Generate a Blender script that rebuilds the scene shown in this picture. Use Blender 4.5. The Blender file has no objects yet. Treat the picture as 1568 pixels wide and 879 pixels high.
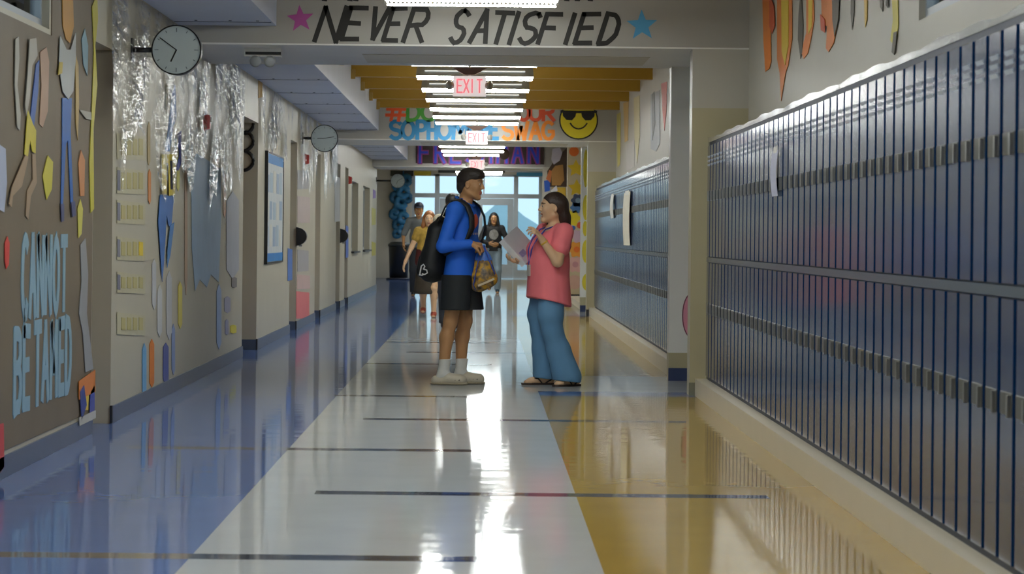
import bpy, math, random
import numpy as np
from itertools import product
from mathutils import Vector, Matrix

# ------------------------------------------------------------------ camera, world, exposure
scene = bpy.context.scene
C = scene.collection
FPX, VPX, VPY, EYE, ROLL = 4000.0, 738.0, 361.0, 1.18, 0.010
cam_d = bpy.data.cameras.new('camera')
cam = bpy.data.objects.new('camera', cam_d)
C.objects.link(cam)
cam.location = (0, 0, EYE)
cam.rotation_euler = (math.pi / 2, -ROLL, 0)
cam_d.sensor_fit = 'HORIZONTAL'
cam_d.sensor_width = 36.0
cam_d.lens = 36.0 * FPX / 1568.0
cam_d.shift_x = (784 - VPX) / 1568.0
cam_d.shift_y = -(439.5 - VPY) / 1568.0
cam_d.clip_end = 900
cam_d.dof.use_dof = True
cam_d.dof.focus_distance = 20.7
cam_d.dof.aperture_fstop = 8.0
scene.camera = cam

world = bpy.data.worlds.new('overcast_sky')
scene.world = world
world.use_nodes = True
wn = world.node_tree
bg = wn.nodes['Background']
bg.inputs[0].default_value = (0.50, 0.74, 0.86, 1)
bg.inputs[1].default_value = 1.3
LAMP = 28.0                      # strength of the fluorescent diffusers
scene.view_settings.view_transform = 'Standard'
scene.view_settings.look = 'None'
scene.view_settings.exposure = 0.0
scene.view_settings.gamma = 1.0
scene.view_settings.use_curve_mapping = False
scene.cycles.use_denoising = True
scene.cycles.max_bounces = 8
scene.cycles.diffuse_bounces = 4
scene.cycles.glossy_bounces = 4
scene.cycles.transparent_max_bounces = 12
scene.cycles.sample_clamp_indirect = 6
scene.cycles.caustics_reflective = False
scene.cycles.caustics_refractive = False

rnd = random.Random(7)

# ------------------------------------------------------------------ places read off the photograph, as real points in the corridor
def unroll(px, py):
    return px - VPX + ROLL * (py - VPY), VPY - py + ROLL * (px - VPX)

def on_side(px, py, X):
    """point (Y, Z) on a wall standing at X"""
    u, v = unroll(px, py)
    s = u / X
    return FPX / s, EYE + v / s

def on_front(px, py, Y):
    """point (X, Z) on a face standing at distance Y"""
    u, v = unroll(px, py)
    return u * Y / FPX, EYE + v * Y / FPX

# ------------------------------------------------------------------ materials
def lin(c):
    out = []
    for v in c[:3]:
        v = v / 255.0
        out.append(v / 12.92 if v <= 0.04045 else ((v + 0.055) / 1.055) ** 2.4)
    return (*out, 1.0)

MATS = {}
def mat(name, rgb, rough=0.6, var=0.06, scale=8.0, bump=0.0, bscale=40.0, metal=0.0, spec=0.5, stretch=None, emit=0.0, coat=0.0, bdist=0.01):
    if name in MATS:
        return MATS[name]
    m = bpy.data.materials.new(name)
    m.use_nodes = True
    nt = m.node_tree
    b = nt.nodes['Principled BSDF']
    b.inputs['Roughness'].default_value = rough
    b.inputs['Metallic'].default_value = metal
    b.inputs['Specular IOR Level'].default_value = spec
    b.inputs['Coat Weight'].default_value = coat
    b.inputs['Coat Roughness'].default_value = 0.1
    tc = nt.nodes.new('ShaderNodeTexCoord')
    mp = nt.nodes.new('ShaderNodeMapping')
    if stretch:
        mp.inputs['Scale'].default_value = stretch
    nt.links.new(tc.outputs['Object'], mp.inputs['Vector'])
    col = lin(rgb)
    if var > 0:
        n = nt.nodes.new('ShaderNodeTexNoise')
        n.inputs['Scale'].default_value = scale
        n.inputs['Detail'].default_value = 3
        nt.links.new(mp.outputs[0], n.inputs['Vector'])
        mx = nt.nodes.new('ShaderNodeMix')
        mx.data_type = 'RGBA'
        mx.inputs[6].default_value = tuple(min(1, x * (1 - var * 1.6)) for x in col[:3]) + (1,)
        mx.inputs[7].default_value = tuple(min(1, x * (1 + var * 1.6)) for x in col[:3]) + (1,)
        nt.links.new(n.outputs[0], mx.inputs[0])
        nt.links.new(mx.outputs[2], b.inputs['Base Color'])
    else:
        b.inputs['Base Color'].default_value = col
    if bump > 0:
        n2 = nt.nodes.new('ShaderNodeTexNoise')
        n2.inputs['Scale'].default_value = bscale
        n2.inputs['Detail'].default_value = 2
        nt.links.new(mp.outputs[0], n2.inputs['Vector'])
        bp = nt.nodes.new('ShaderNodeBump')
        bp.inputs['Strength'].default_value = bump
        bp.inputs['Distance'].default_value = bdist
        nt.links.new(n2.outputs[0], bp.inputs['Height'])
        nt.links.new(bp.outputs[0], b.inputs['Normal'])
    if emit > 0:
        b.inputs['Emission Color'].default_value = col
        b.inputs['Emission Strength'].default_value = emit
    MATS[name] = m
    return m

def film_mat(name, bump, sc, rough, ior, stretch, bdist=0.01, patch=False):
    """clear sheet: lets the wall through and mirrors at grazing angles"""
    m = bpy.data.materials.new(name)
    m.use_nodes = True
    nt = m.node_tree
    nt.nodes.clear()
    out = nt.nodes.new('ShaderNodeOutputMaterial')
    mixs = nt.nodes.new('ShaderNodeMixShader')
    tr = nt.nodes.new('ShaderNodeBsdfTransparent')
    gl = nt.nodes.new('ShaderNodeBsdfGlossy')
    gl.inputs['Roughness'].default_value = rough
    fr = nt.nodes.new('ShaderNodeFresnel')
    fr.inputs['IOR'].default_value = ior
    if bump > 0:
        tc = nt.nodes.new('ShaderNodeTexCoord')
        mp = nt.nodes.new('ShaderNodeMapping')
        mp.inputs['Scale'].default_value = stretch
        n = nt.nodes.new('ShaderNodeTexNoise')
        n.inputs['Scale'].default_value = sc
        n.inputs['Detail'].default_value = 3
        bp = nt.nodes.new('ShaderNodeBump')
        bp.inputs['Strength'].default_value = bump
        bp.inputs['Distance'].default_value = bdist
        nt.links.new(tc.outputs['Object'], mp.inputs['Vector'])
        nt.links.new(mp.outputs[0], n.inputs['Vector'])
        nt.links.new(n.outputs[0], bp.inputs['Height'])
        nt.links.new(bp.outputs[0], gl.inputs['Normal'])
        nt.links.new(bp.outputs[0], fr.inputs['Normal'])
    if patch:
        n3 = nt.nodes.new('ShaderNodeTexNoise'); n3.inputs['Scale'].default_value = 1.3; n3.inputs['Detail'].default_value = 4
        mp3 = nt.nodes.new('ShaderNodeMapping'); mp3.inputs['Scale'].default_value = (1, 1.2, 0.8)
        rp = nt.nodes.new('ShaderNodeMapRange'); rp.inputs[1].default_value = 0.40; rp.inputs[2].default_value = 0.60
        mu = nt.nodes.new('ShaderNodeMath'); mu.operation = 'MULTIPLY'
        nt.links.new(tc.outputs['Object'], mp3.inputs['Vector']); nt.links.new(mp3.outputs[0], n3.inputs['Vector'])
        nt.links.new(n3.outputs[0], rp.inputs[0]); nt.links.new(rp.outputs[0], mu.inputs[0]); nt.links.new(fr.outputs[0], mu.inputs[1])
        nt.links.new(mu.outputs[0], mixs.inputs[0])
        # light glints along the sheet's crumples, painted in as milky white noise
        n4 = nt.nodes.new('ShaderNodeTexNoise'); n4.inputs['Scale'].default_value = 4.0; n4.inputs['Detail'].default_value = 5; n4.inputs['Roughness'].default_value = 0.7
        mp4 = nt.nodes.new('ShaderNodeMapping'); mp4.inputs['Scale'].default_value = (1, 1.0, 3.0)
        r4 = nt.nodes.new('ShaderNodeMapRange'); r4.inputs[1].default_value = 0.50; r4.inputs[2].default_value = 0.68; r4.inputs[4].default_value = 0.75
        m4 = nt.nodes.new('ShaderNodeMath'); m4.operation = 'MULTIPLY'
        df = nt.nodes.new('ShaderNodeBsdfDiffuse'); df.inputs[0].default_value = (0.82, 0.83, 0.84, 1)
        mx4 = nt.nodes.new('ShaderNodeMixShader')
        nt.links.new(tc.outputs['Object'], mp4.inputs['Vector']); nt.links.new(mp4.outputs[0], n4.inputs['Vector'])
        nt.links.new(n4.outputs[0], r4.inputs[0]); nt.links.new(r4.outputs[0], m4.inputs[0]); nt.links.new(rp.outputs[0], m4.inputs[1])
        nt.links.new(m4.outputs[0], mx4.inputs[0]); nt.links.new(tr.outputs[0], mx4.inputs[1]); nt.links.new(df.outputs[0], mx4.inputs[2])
    else:
        nt.links.new(fr.outputs[0], mixs.inputs[0])
    nt.links.new(mx4.outputs[0] if patch else tr.outputs[0], mixs.inputs[1])
    nt.links.new(gl.outputs[0], mixs.inputs[2])
    nt.links.new(mixs.outputs[0], out.inputs[0])
    MATS[name] = m
    return m

# ------------------------------------------------------------------ mesh helpers
class MB:
    def __init__(self):
        self.v, self.f, self.mi, self.cur = [], [], [], 0
    def add(self, vs, fs):
        o = len(self.v)
        self.v += [tuple(p) for p in vs]
        self.f += [tuple(i + o for i in f) for f in fs]
        self.mi += [self.cur] * len(fs)
        return self
    def box(self, x0, x1, y0, y1, z0, z1):
        return self.add([(x0, y0, z0), (x1, y0, z0), (x1, y1, z0), (x0, y1, z0), (x0, y0, z1), (x1, y0, z1), (x1, y1, z1), (x0, y1, z1)],
                        [(3, 2, 1, 0), (4, 5, 6, 7), (0, 1, 5, 4), (1, 2, 6, 5), (2, 3, 7, 6), (3, 0, 4, 7)])
    def chamfer_front(self, x0, x1, y0, y1, z0, z1, c):
        """box whose -x face is chamfered"""
        a = [(x1, y0, z0), (x1, y1, z0), (x1, y1, z1), (x1, y0, z1)]
        b = [(x0 + c, y0, z0), (x0 + c, y1, z0), (x0 + c, y1, z1), (x0 + c, y0, z1)]
        d = [(x0, y0 + c, z0 + c), (x0, y1 - c, z0 + c), (x0, y1 - c, z1 - c), (x0, y0 + c, z1 - c)]
        fs = [(0, 1, 2, 3)]
        for o in (0, 4):
            for i in range(4):
                j = (i + 1) % 4
                fs.append((o + j, o + i, o + 4 + i, o + 4 + j))
        fs.append((11, 10, 9, 8))
        return self.add(a + b + d, fs)
    def prism(self, pts, o, eu, ev, en, t):
        """polygon pts (u, v) in the frame (o, eu, ev), t thick along en"""
        o, eu, ev, en = Vector(o), Vector(eu), Vector(ev), Vector(en)
        area = sum(pts[i][0] * pts[(i + 1) % len(pts)][1] - pts[(i + 1) % len(pts)][0] * pts[i][1] for i in range(len(pts)))
        if (area < 0) != (eu.cross(ev).dot(en) < 0):
            pts = pts[::-1]
        n = len(pts)
        a = [o + eu * u + ev * v for u, v in pts]
        b = [p + en * t for p in a]
        fs = [tuple(range(n - 1, -1, -1)), tuple(range(n, 2 * n))]
        for i in range(n):
            j = (i + 1) % n
            fs.append((i, j, n + j, n + i))
        return self.add(a + b, fs)
    def tube(self, pts, r, n=8, close=False):
        pts = [Vector(p) for p in pts]
        rs = r if isinstance(r, (list, tuple)) else [r] * len(pts)
        vs, fs = [], []
        up = Vector((0, 0, 1))
        m = len(pts)
        for i, p in enumerate(pts):
            if close:
                t = pts[(i + 1) % m] - pts[i - 1]
            else:
                t = pts[min(i + 1, m - 1)] - pts[max(i - 1, 0)]
            t.normalize()
            u = t.cross(up)
            if u.length < 1e-3:
                u = t.cross(Vector((0, 1, 0)))
            u.normalize()
            w = t.cross(u)
            for k in range(n):
                a = 2 * math.pi * k / n
                vs.append(p + (u * math.cos(a) + w * math.sin(a)) * rs[i])
        for i in range(m if close else m - 1):
            i2 = (i + 1) % m
            for k in range(n):
                k2 = (k + 1) % n
                fs.append((i * n + k, i2 * n + k, i2 * n + k2, i * n + k2))
        if not close:
            fs.append(tuple(range(n)))
            fs.append(tuple((m - 1) * n + k for k in range(n - 1, -1, -1)))
        return self.add(vs, fs)
    def lathe(self, prof, o, ax, n=32):
        """profile (radius, height) about axis ax through o"""
        o, ax = Vector(o), Vector(ax).normalized()
        u = ax.orthogonal().normalized()
        w = ax.cross(u)
        vs, fs = [], []
        for r, h in prof:
            for k in range(n):
                a = 2 * math.pi * k / n
                vs.append(o + ax * h + (u * math.cos(a) + w * math.sin(a)) * r)
        for i in range(len(prof) - 1):
            for k in range(n):
                k2 = (k + 1) % n
                fs.append((i * n + k, i * n + k2, (i + 1) * n + k2, (i + 1) * n + k))
        fs.append(tuple(range(n - 1, -1, -1)))
        fs.append(tuple((len(prof) - 1) * n + k for k in range(n)))
        return self.add(vs, fs)
    def stroke(self, pts, w, o, eu, ev, en, t):
        """brush stroke: a flat band of width w along pts (u, v)"""
        m = len(pts)
        L, R = [], []
        for i in range(m):
            a, b = pts[max(i - 1, 0)], pts[min(i + 1, m - 1)]
            dx, dy = b[0] - a[0], b[1] - a[1]
            l = math.hypot(dx, dy) or 1e-6
            nx, ny = -dy / l, dx / l
            ww = w[i] if isinstance(w, (list, tuple)) else w
            ex = 0.0
            if i == 0: ex = -ww * 0.35
            if i == m - 1: ex = ww * 0.35
            px, py = pts[i][0] + dx / l * ex, pts[i][1] + dy / l * ex
            L.append((px + nx * ww / 2, py + ny * ww / 2))
            R.append((px - nx * ww / 2, py - ny * ww / 2))
        o, eu, ev, en = Vector(o), Vector(eu), Vector(ev), Vector(en)
        P = lambda q, d: o + eu * q[0] + ev * q[1] + en * d
        vs, fs = [], []
        for i in range(m):
            vs += [P(L[i], 0), P(R[i], 0), P(R[i], t), P(L[i], t)]
        for i in range(m - 1):
            a, b = i * 4, i * 4 + 4
            for k in range(4):
                k2 = (k + 1) % 4
                fs.append((a + k, a + k2, b + k2, b + k))
        fs += [(3, 2, 1, 0), tuple((m - 1) * 4 + k for k in range(4))]
        return self.add(vs, fs)
    def mesh(self, name, mats, smooth=False):
        me = bpy.data.meshes.new(name)
        me.from_pydata(self.v, [], self.f)
        for m in (mats if isinstance(mats, (list, tuple)) else [mats]):
            me.materials.append(m)
        me.polygons.foreach_set('material_index', self.mi)
        if smooth:
            me.polygons.foreach_set('use_smooth', [True] * len(me.polygons))
        me.update()
        return me
    def build(self, name, mats, parent=None, smooth=False, loc=None):
        return link(name, self.mesh(name, mats, smooth), parent, loc)

def link(name, me, parent=None, loc=None, rotz=0.0):
    o = bpy.data.objects.new(name, me)
    C.objects.link(o)
    if parent is not None:
        o.parent = parent
    if loc is not None:
        o.location = loc
    if rotz:
        o.rotation_euler.z = rotz
    return o

def tag(o, label, cat, group=None):
    o['label'] = label
    o['category'] = cat
    if group:
        o['group'] = group
    return o

def thing(name, label, cat, loc=(0, 0, 0), rotz=0.0, group=None):
    o = bpy.data.objects.new(name, None)
    o.empty_display_size = 0.1
    C.objects.link(o)
    o.location = loc
    o.rotation_euler.z = rotz
    return tag(o, label, cat, group)

def struct(o, label=None, cat=None):
    o['kind'] = 'structure'
    if label:
        o['label'] = label
    return o

def arc(cx, cy, rx, ry, a0, a1, n=9):
    return [(cx + rx * math.cos(math.radians(a0 + (a1 - a0) * i / (n - 1))), cy + ry * math.sin(math.radians(a0 + (a1 - a0) * i / (n - 1)))) for i in range(n)]

GLYPH = {
    'A': [[(0, 0), (.5, 1), (1, 0)], [(.2, .36), (.8, .36)]],
    'B': [[(0, 0), (0, 1)], [(0, 1)] + arc(.45, .76, .45, .24, 90, -90, 7) + [(0, .52)], [(0, .52)] + arc(.5, .26, .5, .26, 90, -90, 7) + [(0, 0)]],
    'C': [arc(.55, .5, .55, .5, 50, 310, 13)],
    'D': [[(0, 0), (0, 1)], [(0, 1)] + arc(.35, .5, .65, .5, 90, -90, 11) + [(0, 0)]],
    'E': [[(1, 1), (0, 1), (0, 0), (1, 0)], [(0, .52), (.8, .52)]],
    'F': [[(1, 1), (0, 1), (0, 0)], [(0, .52), (.8, .52)]],
    'G': [arc(.55, .5, .55, .5, 50, 330, 13) + [(1.0, .45), (.6, .45)]],
    'H': [[(0, 0), (0, 1)], [(1, 0), (1, 1)], [(0, .5), (1, .5)]],
    'I': [[(.5, 0), (.5, 1)]],
    'M': [[(0, 0), (.08, 1), (.5, .35), (.92, 1), (1, 0)]],
    'N': [[(0, 0), (0, 1), (1, 0), (1, 1)]],
    'O': [arc(.5, .5, .5, .5, 90, 450, 17)],
    'P': [[(0, 0), (0, 1)], [(0, 1)] + arc(.5, .74, .45, .26, 90, -90, 7) + [(0, .48)]],
    'R': [[(0, 0), (0, 1)], [(0, 1)] + arc(.5, .75, .45, .25, 90, -90, 7) + [(0, .5)], [(.4, .5), (1, 0)]],
    'S': [arc(.5, .75, .48, .25, 30, 270, 10) + arc(.5, .25, .5, .25, 90, -150, 10)[1:]],
    'T': [[(0, 1), (1, 1)], [(.5, 1), (.5, 0)]],
    'U': [[(0, 1), (0, .4)] + arc(.5, .36, .5, .36, 180, 360, 9) + [(1, .4), (1, 1)]],
    'V': [[(0, 1), (.5, 0), (1, 1)]],
    'W': [[(0, 1), (.25, 0), (.5, .7), (.75, 0), (1, 1)]],
    'X': [[(0, 0), (1, 1)], [(0, 1), (1, 0)]],
    'Y': [[(0, 1), (.5, .5), (1, 1)], [(.5, .5), (.5, 0)]],
    '#': [[(.25, 0), (.4, 1)], [(.65, 0), (.8, 1)], [(0, .33), (1, .33)], [(.05, .68), (1, .68)]],
}

def letter(ch, u0, v0, w, h, bw, frame, m, parent, t=0.003, slant=0.0, name='letter', jitter=0.0):
    o, eu, ev, en = frame
    mb = MB()
    for k, st in enumerate(GLYPH[ch]):
        pts = []
        for x, y in st:
            jx, jy = rnd.uniform(-jitter, jitter), rnd.uniform(-jitter, jitter)
            pts.append((u0 + (x + jx) * w + slant * y * h, v0 + (y + jy) * h))
        dense = []
        for i in range(len(pts) - 1):
            dense.append(pts[i])
            if math.hypot(pts[i + 1][0] - pts[i][0], pts[i + 1][1] - pts[i][1]) > 0.5 * h:
                dense.append(((pts[i][0] + pts[i + 1][0]) / 2, (pts[i][1] + pts[i + 1][1]) / 2))
        dense.append(pts[-1])
        # corners: split at sharp turns so that the band keeps its width
        run = [dense[0]]
        for i in range(1, len(dense)):
            run.append(dense[i])
            if i < len(dense) - 1:
                a = (dense[i][0] - dense[i - 1][0], dense[i][1] - dense[i - 1][1])
                b = (dense[i + 1][0] - dense[i][0], dense[i + 1][1] - dense[i][1])
                la, lb = math.hypot(*a) or 1e-6, math.hypot(*b) or 1e-6
                if (a[0] * b[0] + a[1] * b[1]) / la / lb < 0.72:
                    mb.stroke(run, bw, o, eu, ev, en, t + 0.0003 * k)
                    run = [dense[i]]
        if len(run) > 1:
            mb.stroke(run, bw, o, eu, ev, en, t + 0.0003 * k + 0.0002)
    return mb.build(name, m, parent)

LEFT_X, RIGHT_X = -2.28, 1.98
def frame_left(off=0.0):
    return ((LEFT_X + off, 0, 0), (0, 1, 0), (0, 0, 1), (1, 0, 0))
def frame_right(off=0.0):
    return ((RIGHT_X - off, 0, 0), (0, 1, 0), (0, 0, 1), (-1, 0, 0))
def frame_front(Y, off=0.0):
    return ((0, Y - off, 0), (1, 0, 0), (0, 0, 1), (0, -1, 0))

def cut(name, pts, frame, m, label=None, cat=None, parent=None, t=0.004, group=None):
    """a flat paper shape of real thickness lying on a wall"""
    o, eu, ev, en = frame
    ob = MB().prism(pts, o, eu, ev, en, t).build(name, m, parent)
    if label and parent is None:
        tag(ob, label, cat, group)
    return ob

def blob(cx, cy, rx, ry, n=20, amp=0.0, k=5, ph=0.0):
    return [(cx + rx * (1 + amp * math.cos(k * a + ph)) * math.cos(a), cy + ry * (1 + amp * math.cos(k * a + ph)) * math.sin(a)) for a in [2 * math.pi * i / n for i in range(n)]]

def star(cx, cy, r, rot=90, k=0.42):
    return [(cx + (r if i % 2 == 0 else r * k) * math.cos(math.radians(rot + 36 * i)), cy + (r if i % 2 == 0 else r * k) * math.sin(math.radians(rot + 36 * i))) for i in range(10)]

# ------------------------------------------------------------------ volumes: smooth bodies and cloth grown as one skin
class Vol:
    def __init__(s, lo, hi, h):
        s.lo, s.h = np.array(lo, 'f4'), h
        s.n = np.ceil((np.array(hi) - np.array(lo)) / h).astype(int) + 1
        s.d = np.full(s.n, 1.0, 'f4')
    def _sub(s, lo, hi, m):
        a = np.maximum(np.floor((np.array(lo) - m - s.lo) / s.h).astype(int), 0)
        b = np.minimum(np.ceil((np.array(hi) + m - s.lo) / s.h).astype(int) + 1, s.n)
        if (b <= a).any():
            return None, None
        ax = [(s.lo[i] + s.h * np.arange(a[i], b[i])).astype('f4') for i in range(3)]
        P = np.stack(np.meshgrid(*ax, indexing='ij'), -1)
        return tuple(slice(a[i], b[i]) for i in range(3)), P
    def _comb(s, sl, d, k, op):
        e = s.d[sl]
        if op == 'u':
            if k > 0:
                g = np.maximum(k - np.abs(e - d), 0) / k
                s.d[sl] = np.minimum(e, d) - g * g * k * 0.25
            else:
                s.d[sl] = np.minimum(e, d)
        else:
            d = -d
            if k > 0:
                g = np.maximum(k - np.abs(e - d), 0) / k
                s.d[sl] = np.maximum(e, d) + g * g * k * 0.25
            else:
                s.d[sl] = np.maximum(e, d)
    def cone(s, a, b, r1, r2, k=0.02, op='u', flat=None):
        """tapered limb; flat = (direction, scale) widens it along one direction"""
        a, b = np.array(a, 'f4'), np.array(b, 'f4')
        R = max(r1, r2) * (max(1, flat[1]) if flat else 1)
        sl, P = s._sub(np.minimum(a, b) - R, np.maximum(a, b) + R, k + 2 * s.h)
        if sl is None:
            return s
        ab = b - a
        t = np.clip(((P - a) @ ab) / max(float(ab @ ab), 1e-9), 0, 1)
        q = P - a - t[..., None] * ab
        rr = r1 + (r2 - r1) * t
        if flat:
            u = np.array(flat[0], 'f4'); u /= np.linalg.norm(u)
            du = q @ u
            L = np.sqrt(np.maximum((q * q).sum(-1) - du * du, 0) + (du / flat[1]) ** 2)
        else:
            L = np.sqrt((q * q).sum(-1))
        s._comb(sl, L - rr, k, op)
        return s
    def chain(s, pts, rs, k=0.02, op='u', flat=None):
        for i in range(len(pts) - 1):
            s.cone(pts[i], pts[i + 1], rs[i], rs[i + 1], k, op, flat)
        return s
    def ell(s, c, r, k=0.02, op='u', rot=None):
        c, r = np.array(c, 'f4'), np.array(r, 'f4')
        R = r.max() if rot is not None else r
        sl, P = s._sub(c - R, c + R, k + 2 * s.h)
        if sl is None:
            return s
        q = P - c
        if rot is not None:
            q = q @ np.array(rot, 'f4')      # rot: columns are the local axes
        k0 = np.sqrt(((q / r) ** 2).sum(-1))
        k1 = np.sqrt(((q / (r * r)) ** 2).sum(-1))
        s._comb(sl, k0 * (k0 - 1) / np.maximum(k1, 1e-6), k, op)
        return s
    def clip(s, p, n, lo=None, hi=None):
        """cut away everything on the n side of the plane through p"""
        lo = s.lo if lo is None else lo
        hi = s.lo + s.n * s.h if hi is None else hi
        sl, P = s._sub(lo, hi, 0)
        n = np.array(n, 'f4'); n = n / np.linalg.norm(n)
        s.d[sl] = np.maximum(s.d[sl], (P - np.array(p, 'f4')) @ n)
        return s
    def data(s, smooth=2):
        d = s.d
        d[0], d[-1], d[:, 0], d[:, -1], d[:, :, 0], d[:, :, -1] = [1.0] * 6
        ins = d < 0
        nx, ny, nz = d.shape
        S = lambda A, o: A[o[0]:nx - 1 + o[0], o[1]:ny - 1 + o[1], o[2]:nz - 1 + o[2]]
        cor = list(product((0, 1), repeat=3))
        cnt = sum(S(ins, o).astype('i1') for o in cor)
        act = (cnt > 0) & (cnt < 8)
        idx = np.full(act.shape, -1, 'i4')
        cells = np.argwhere(act)
        idx[act] = np.arange(len(cells))
        acc = np.zeros((len(cells), 3)); wt = np.zeros(len(cells))
        for a in cor:
            for ax in range(3):
                if a[ax]:
                    continue
                b = list(a); b[ax] = 1
                da, db = S(d, a)[act], S(d, b)[act]
                m = (da < 0) != (db < 0)
                t = np.clip(da[m] / (da[m] - db[m]), 0, 1)
                p = np.tile(np.array(a, float), (m.sum(), 1))
                p[:, ax] += t
                acc[m] += p; wt[m] += 1
        V = (cells + acc / wt[:, None]) * s.h + s.lo
        F = []
        for ax in range(3):
            u, v = (ax + 1) % 3, (ax + 2) % 3
            sh = [slice(None)] * 3; sh2 = [slice(None)] * 3
            sh[ax] = slice(0, -1); sh2[ax] = slice(1, None)
            A, B = ins[tuple(sh)], ins[tuple(sh2)]
            e = np.argwhere(A != B)
            e = e[(e[:, u] > 0) & (e[:, v] > 0) & (e[:, u] < d.shape[u] - 1) & (e[:, v] < d.shape[v] - 1)]
            q = []
            for du, dv in ((-1, -1), (0, -1), (0, 0), (-1, 0)):
                c = e.copy(); c[:, u] += du; c[:, v] += dv
                q.append(idx[c[:, 0], c[:, 1], c[:, 2]])
            q = np.stack(q, 1)
            fl = ~A[e[:, 0], e[:, 1], e[:, 2]]
            q[fl] = q[fl][:, ::-1]
            F.append(q)
        F = np.concatenate(F)
        E = np.concatenate([F[:, [0, 1]], F[:, [1, 2]], F[:, [2, 3]], F[:, [3, 0]]])
        for it in range(smooth):
            sm = np.zeros_like(V); c = np.zeros(len(V))
            for i in range(3):
                sm[:, i] = np.bincount(E[:, 0], V[E[:, 1], i], len(V)) + np.bincount(E[:, 1], V[E[:, 0], i], len(V))
            c = np.bincount(E[:, 0], minlength=len(V)) + np.bincount(E[:, 1], minlength=len(V))
            V = V + (0.5 if it % 2 == 0 else -0.42) * (sm / np.maximum(c, 1)[:, None] - V)
        return V, F
    def build(s, name, mats, parent=None, loc=None, smooth=3, paint=None):
        V, F = s.data(smooth)
        me = bpy.data.meshes.new(name)
        me.vertices.add(len(V)); me.vertices.foreach_set('co', V.astype('f4').ravel())
        me.loops.add(len(F) * 4); me.loops.foreach_set('vertex_index', F.astype('i4').ravel())
        me.polygons.add(len(F)); me.polygons.foreach_set('loop_start', np.arange(len(F), dtype='i4') * 4)
        for m in (mats if isinstance(mats, (list, tuple)) else [mats]):
            me.materials.append(m)
        if paint is not None:
            ctr = V[F].mean(1)
            me.polygons.foreach_set('material_index', paint(ctr).astype('i4'))
        me.polygons.foreach_set('use_smooth', [True] * len(F))
        me.update(calc_edges=True)
        me.validate()
        return link(name, me, parent, loc)
# ------------------------------------------------------------------ materials of the place
def floor_mat(name, rgb):
    m = mat(name, rgb, 0.06, 0.05, 3.0, 0.0)
    nt = m.node_tree
    b = nt.nodes['Principled BSDF']
    b.inputs['IOR'].default_value = 1.5
    tc = nt.nodes.new('ShaderNodeTexCoord')
    mp = nt.nodes.new('ShaderNodeMapping'); mp.inputs['Scale'].default_value = (0.5, 3.0, 1)
    n = nt.nodes.new('ShaderNodeTexNoise'); n.inputs['Scale'].default_value = 1.6; n.inputs['Detail'].default_value = 3
    bp = nt.nodes.new('ShaderNodeBump'); bp.inputs['Strength'].default_value = 0.30; bp.inputs['Distance'].default_value = 0.004
    nt.links.new(tc.outputs['Object'], mp.inputs[0]); nt.links.new(mp.outputs[0], n.inputs[0])
    nt.links.new(n.outputs[0], bp.inputs['Height'])
    # wax: a mirror layer over the matt tile, dulled a little by scuffs
    b.inputs['Specular IOR Level'].default_value = 0.0
    b.inputs['Roughness'].default_value = 0.6
    gl = nt.nodes.new('ShaderNodeBsdfGlossy'); gl.inputs['Roughness'].default_value = 0.06
    fr = nt.nodes.new('ShaderNodeFresnel'); fr.inputs['IOR'].default_value = 1.45
    mu = nt.nodes.new('ShaderNodeMath'); mu.operation = 'MULTIPLY'; mu.inputs[1].default_value = 0.86
    ms = nt.nodes.new('ShaderNodeMixShader')
    nt.links.new(bp.outputs[0], gl.inputs['Normal'])
    nt.links.new(fr.outputs[0], mu.inputs[0]); nt.links.new(mu.outputs[0], ms.inputs[0])
    nt.links.new(b.outputs[0], ms.inputs[1]); nt.links.new(gl.outputs[0], ms.inputs[2])
    nt.links.new(ms.outputs[0], nt.nodes['Material Output'].inputs[0])
    return m
M_FW = floor_mat('waxed_white_floor', (194, 199, 202))
M_FB = floor_mat('waxed_blue_floor', (96, 122, 178))
M_FY = floor_mat('waxed_mustard_floor', (176, 148, 80))
M_FL = floor_mat('dark_floor_tile', (70, 78, 92))
M_FN = floor_mat('brown_floor_tile', (120, 112, 104))
M_WALL = mat('cream_wall_paint', (190, 184, 164), 0.42, 0.04, 2.0)
M_WALLR = mat('grey_cream_wall_paint', (184, 181, 170), 0.45, 0.04, 2.0)
M_DADO = mat('tan_wall_paint', (178, 170, 138), 0.35, 0.04, 2.0)
M_HEAD = mat('white_header_paint', (172, 169, 161), 0.45, 0.03, 2.0)
M_PILL = mat('pale_grey_pillar_paint', (232, 232, 228), 0.4, 0.03, 2.0)
M_SOFW = mat('bounce_whitened_soffit', (236, 235, 230), 0.5, 0.03, 2.0)  # header underside whitened to stand in for light bounced off the floor
M_BASE = mat('slate_blue_baseboard', (74, 88, 112), 0.3, 0.05, 5.0)
M_NAVY = mat('navy_baseboard', (46, 60, 100), 0.3, 0.05, 5.0)
M_BLKB = mat('black_rubber_base', (34, 36, 42), 0.4, 0.05, 5.0)
M_CURB = mat('beige_curb_paint', (206, 198, 178), 0.3, 0.04, 3.0)
M_SOFF = mat('blue_grey_soffit_paint', (194, 204, 226), 0.5, 0.04, 2.0)
M_BEAM = mat('mustard_beam_paint', (168, 130, 30), 0.5, 0.05, 2.0)
M_CEIL = mat('mustard_ceiling_paint', (176, 136, 40), 0.6, 0.05, 2.0)
M_ALU = mat('grey_frame_paint', (164, 172, 180), 0.35, 0.03, 4.0)
M_METAL = mat('brushed_steel', (170, 172, 172), 0.3, 0.05, 6.0, metal=0.9)
M_WOOD = mat('oak_door_wood', (150, 112, 66), 0.4, 0.14, 3.0, stretch=(6, 6, 0.6))
M_DOORG = mat('grey_door_paint', (128, 136, 142), 0.4, 0.03, 3.0)
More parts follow.
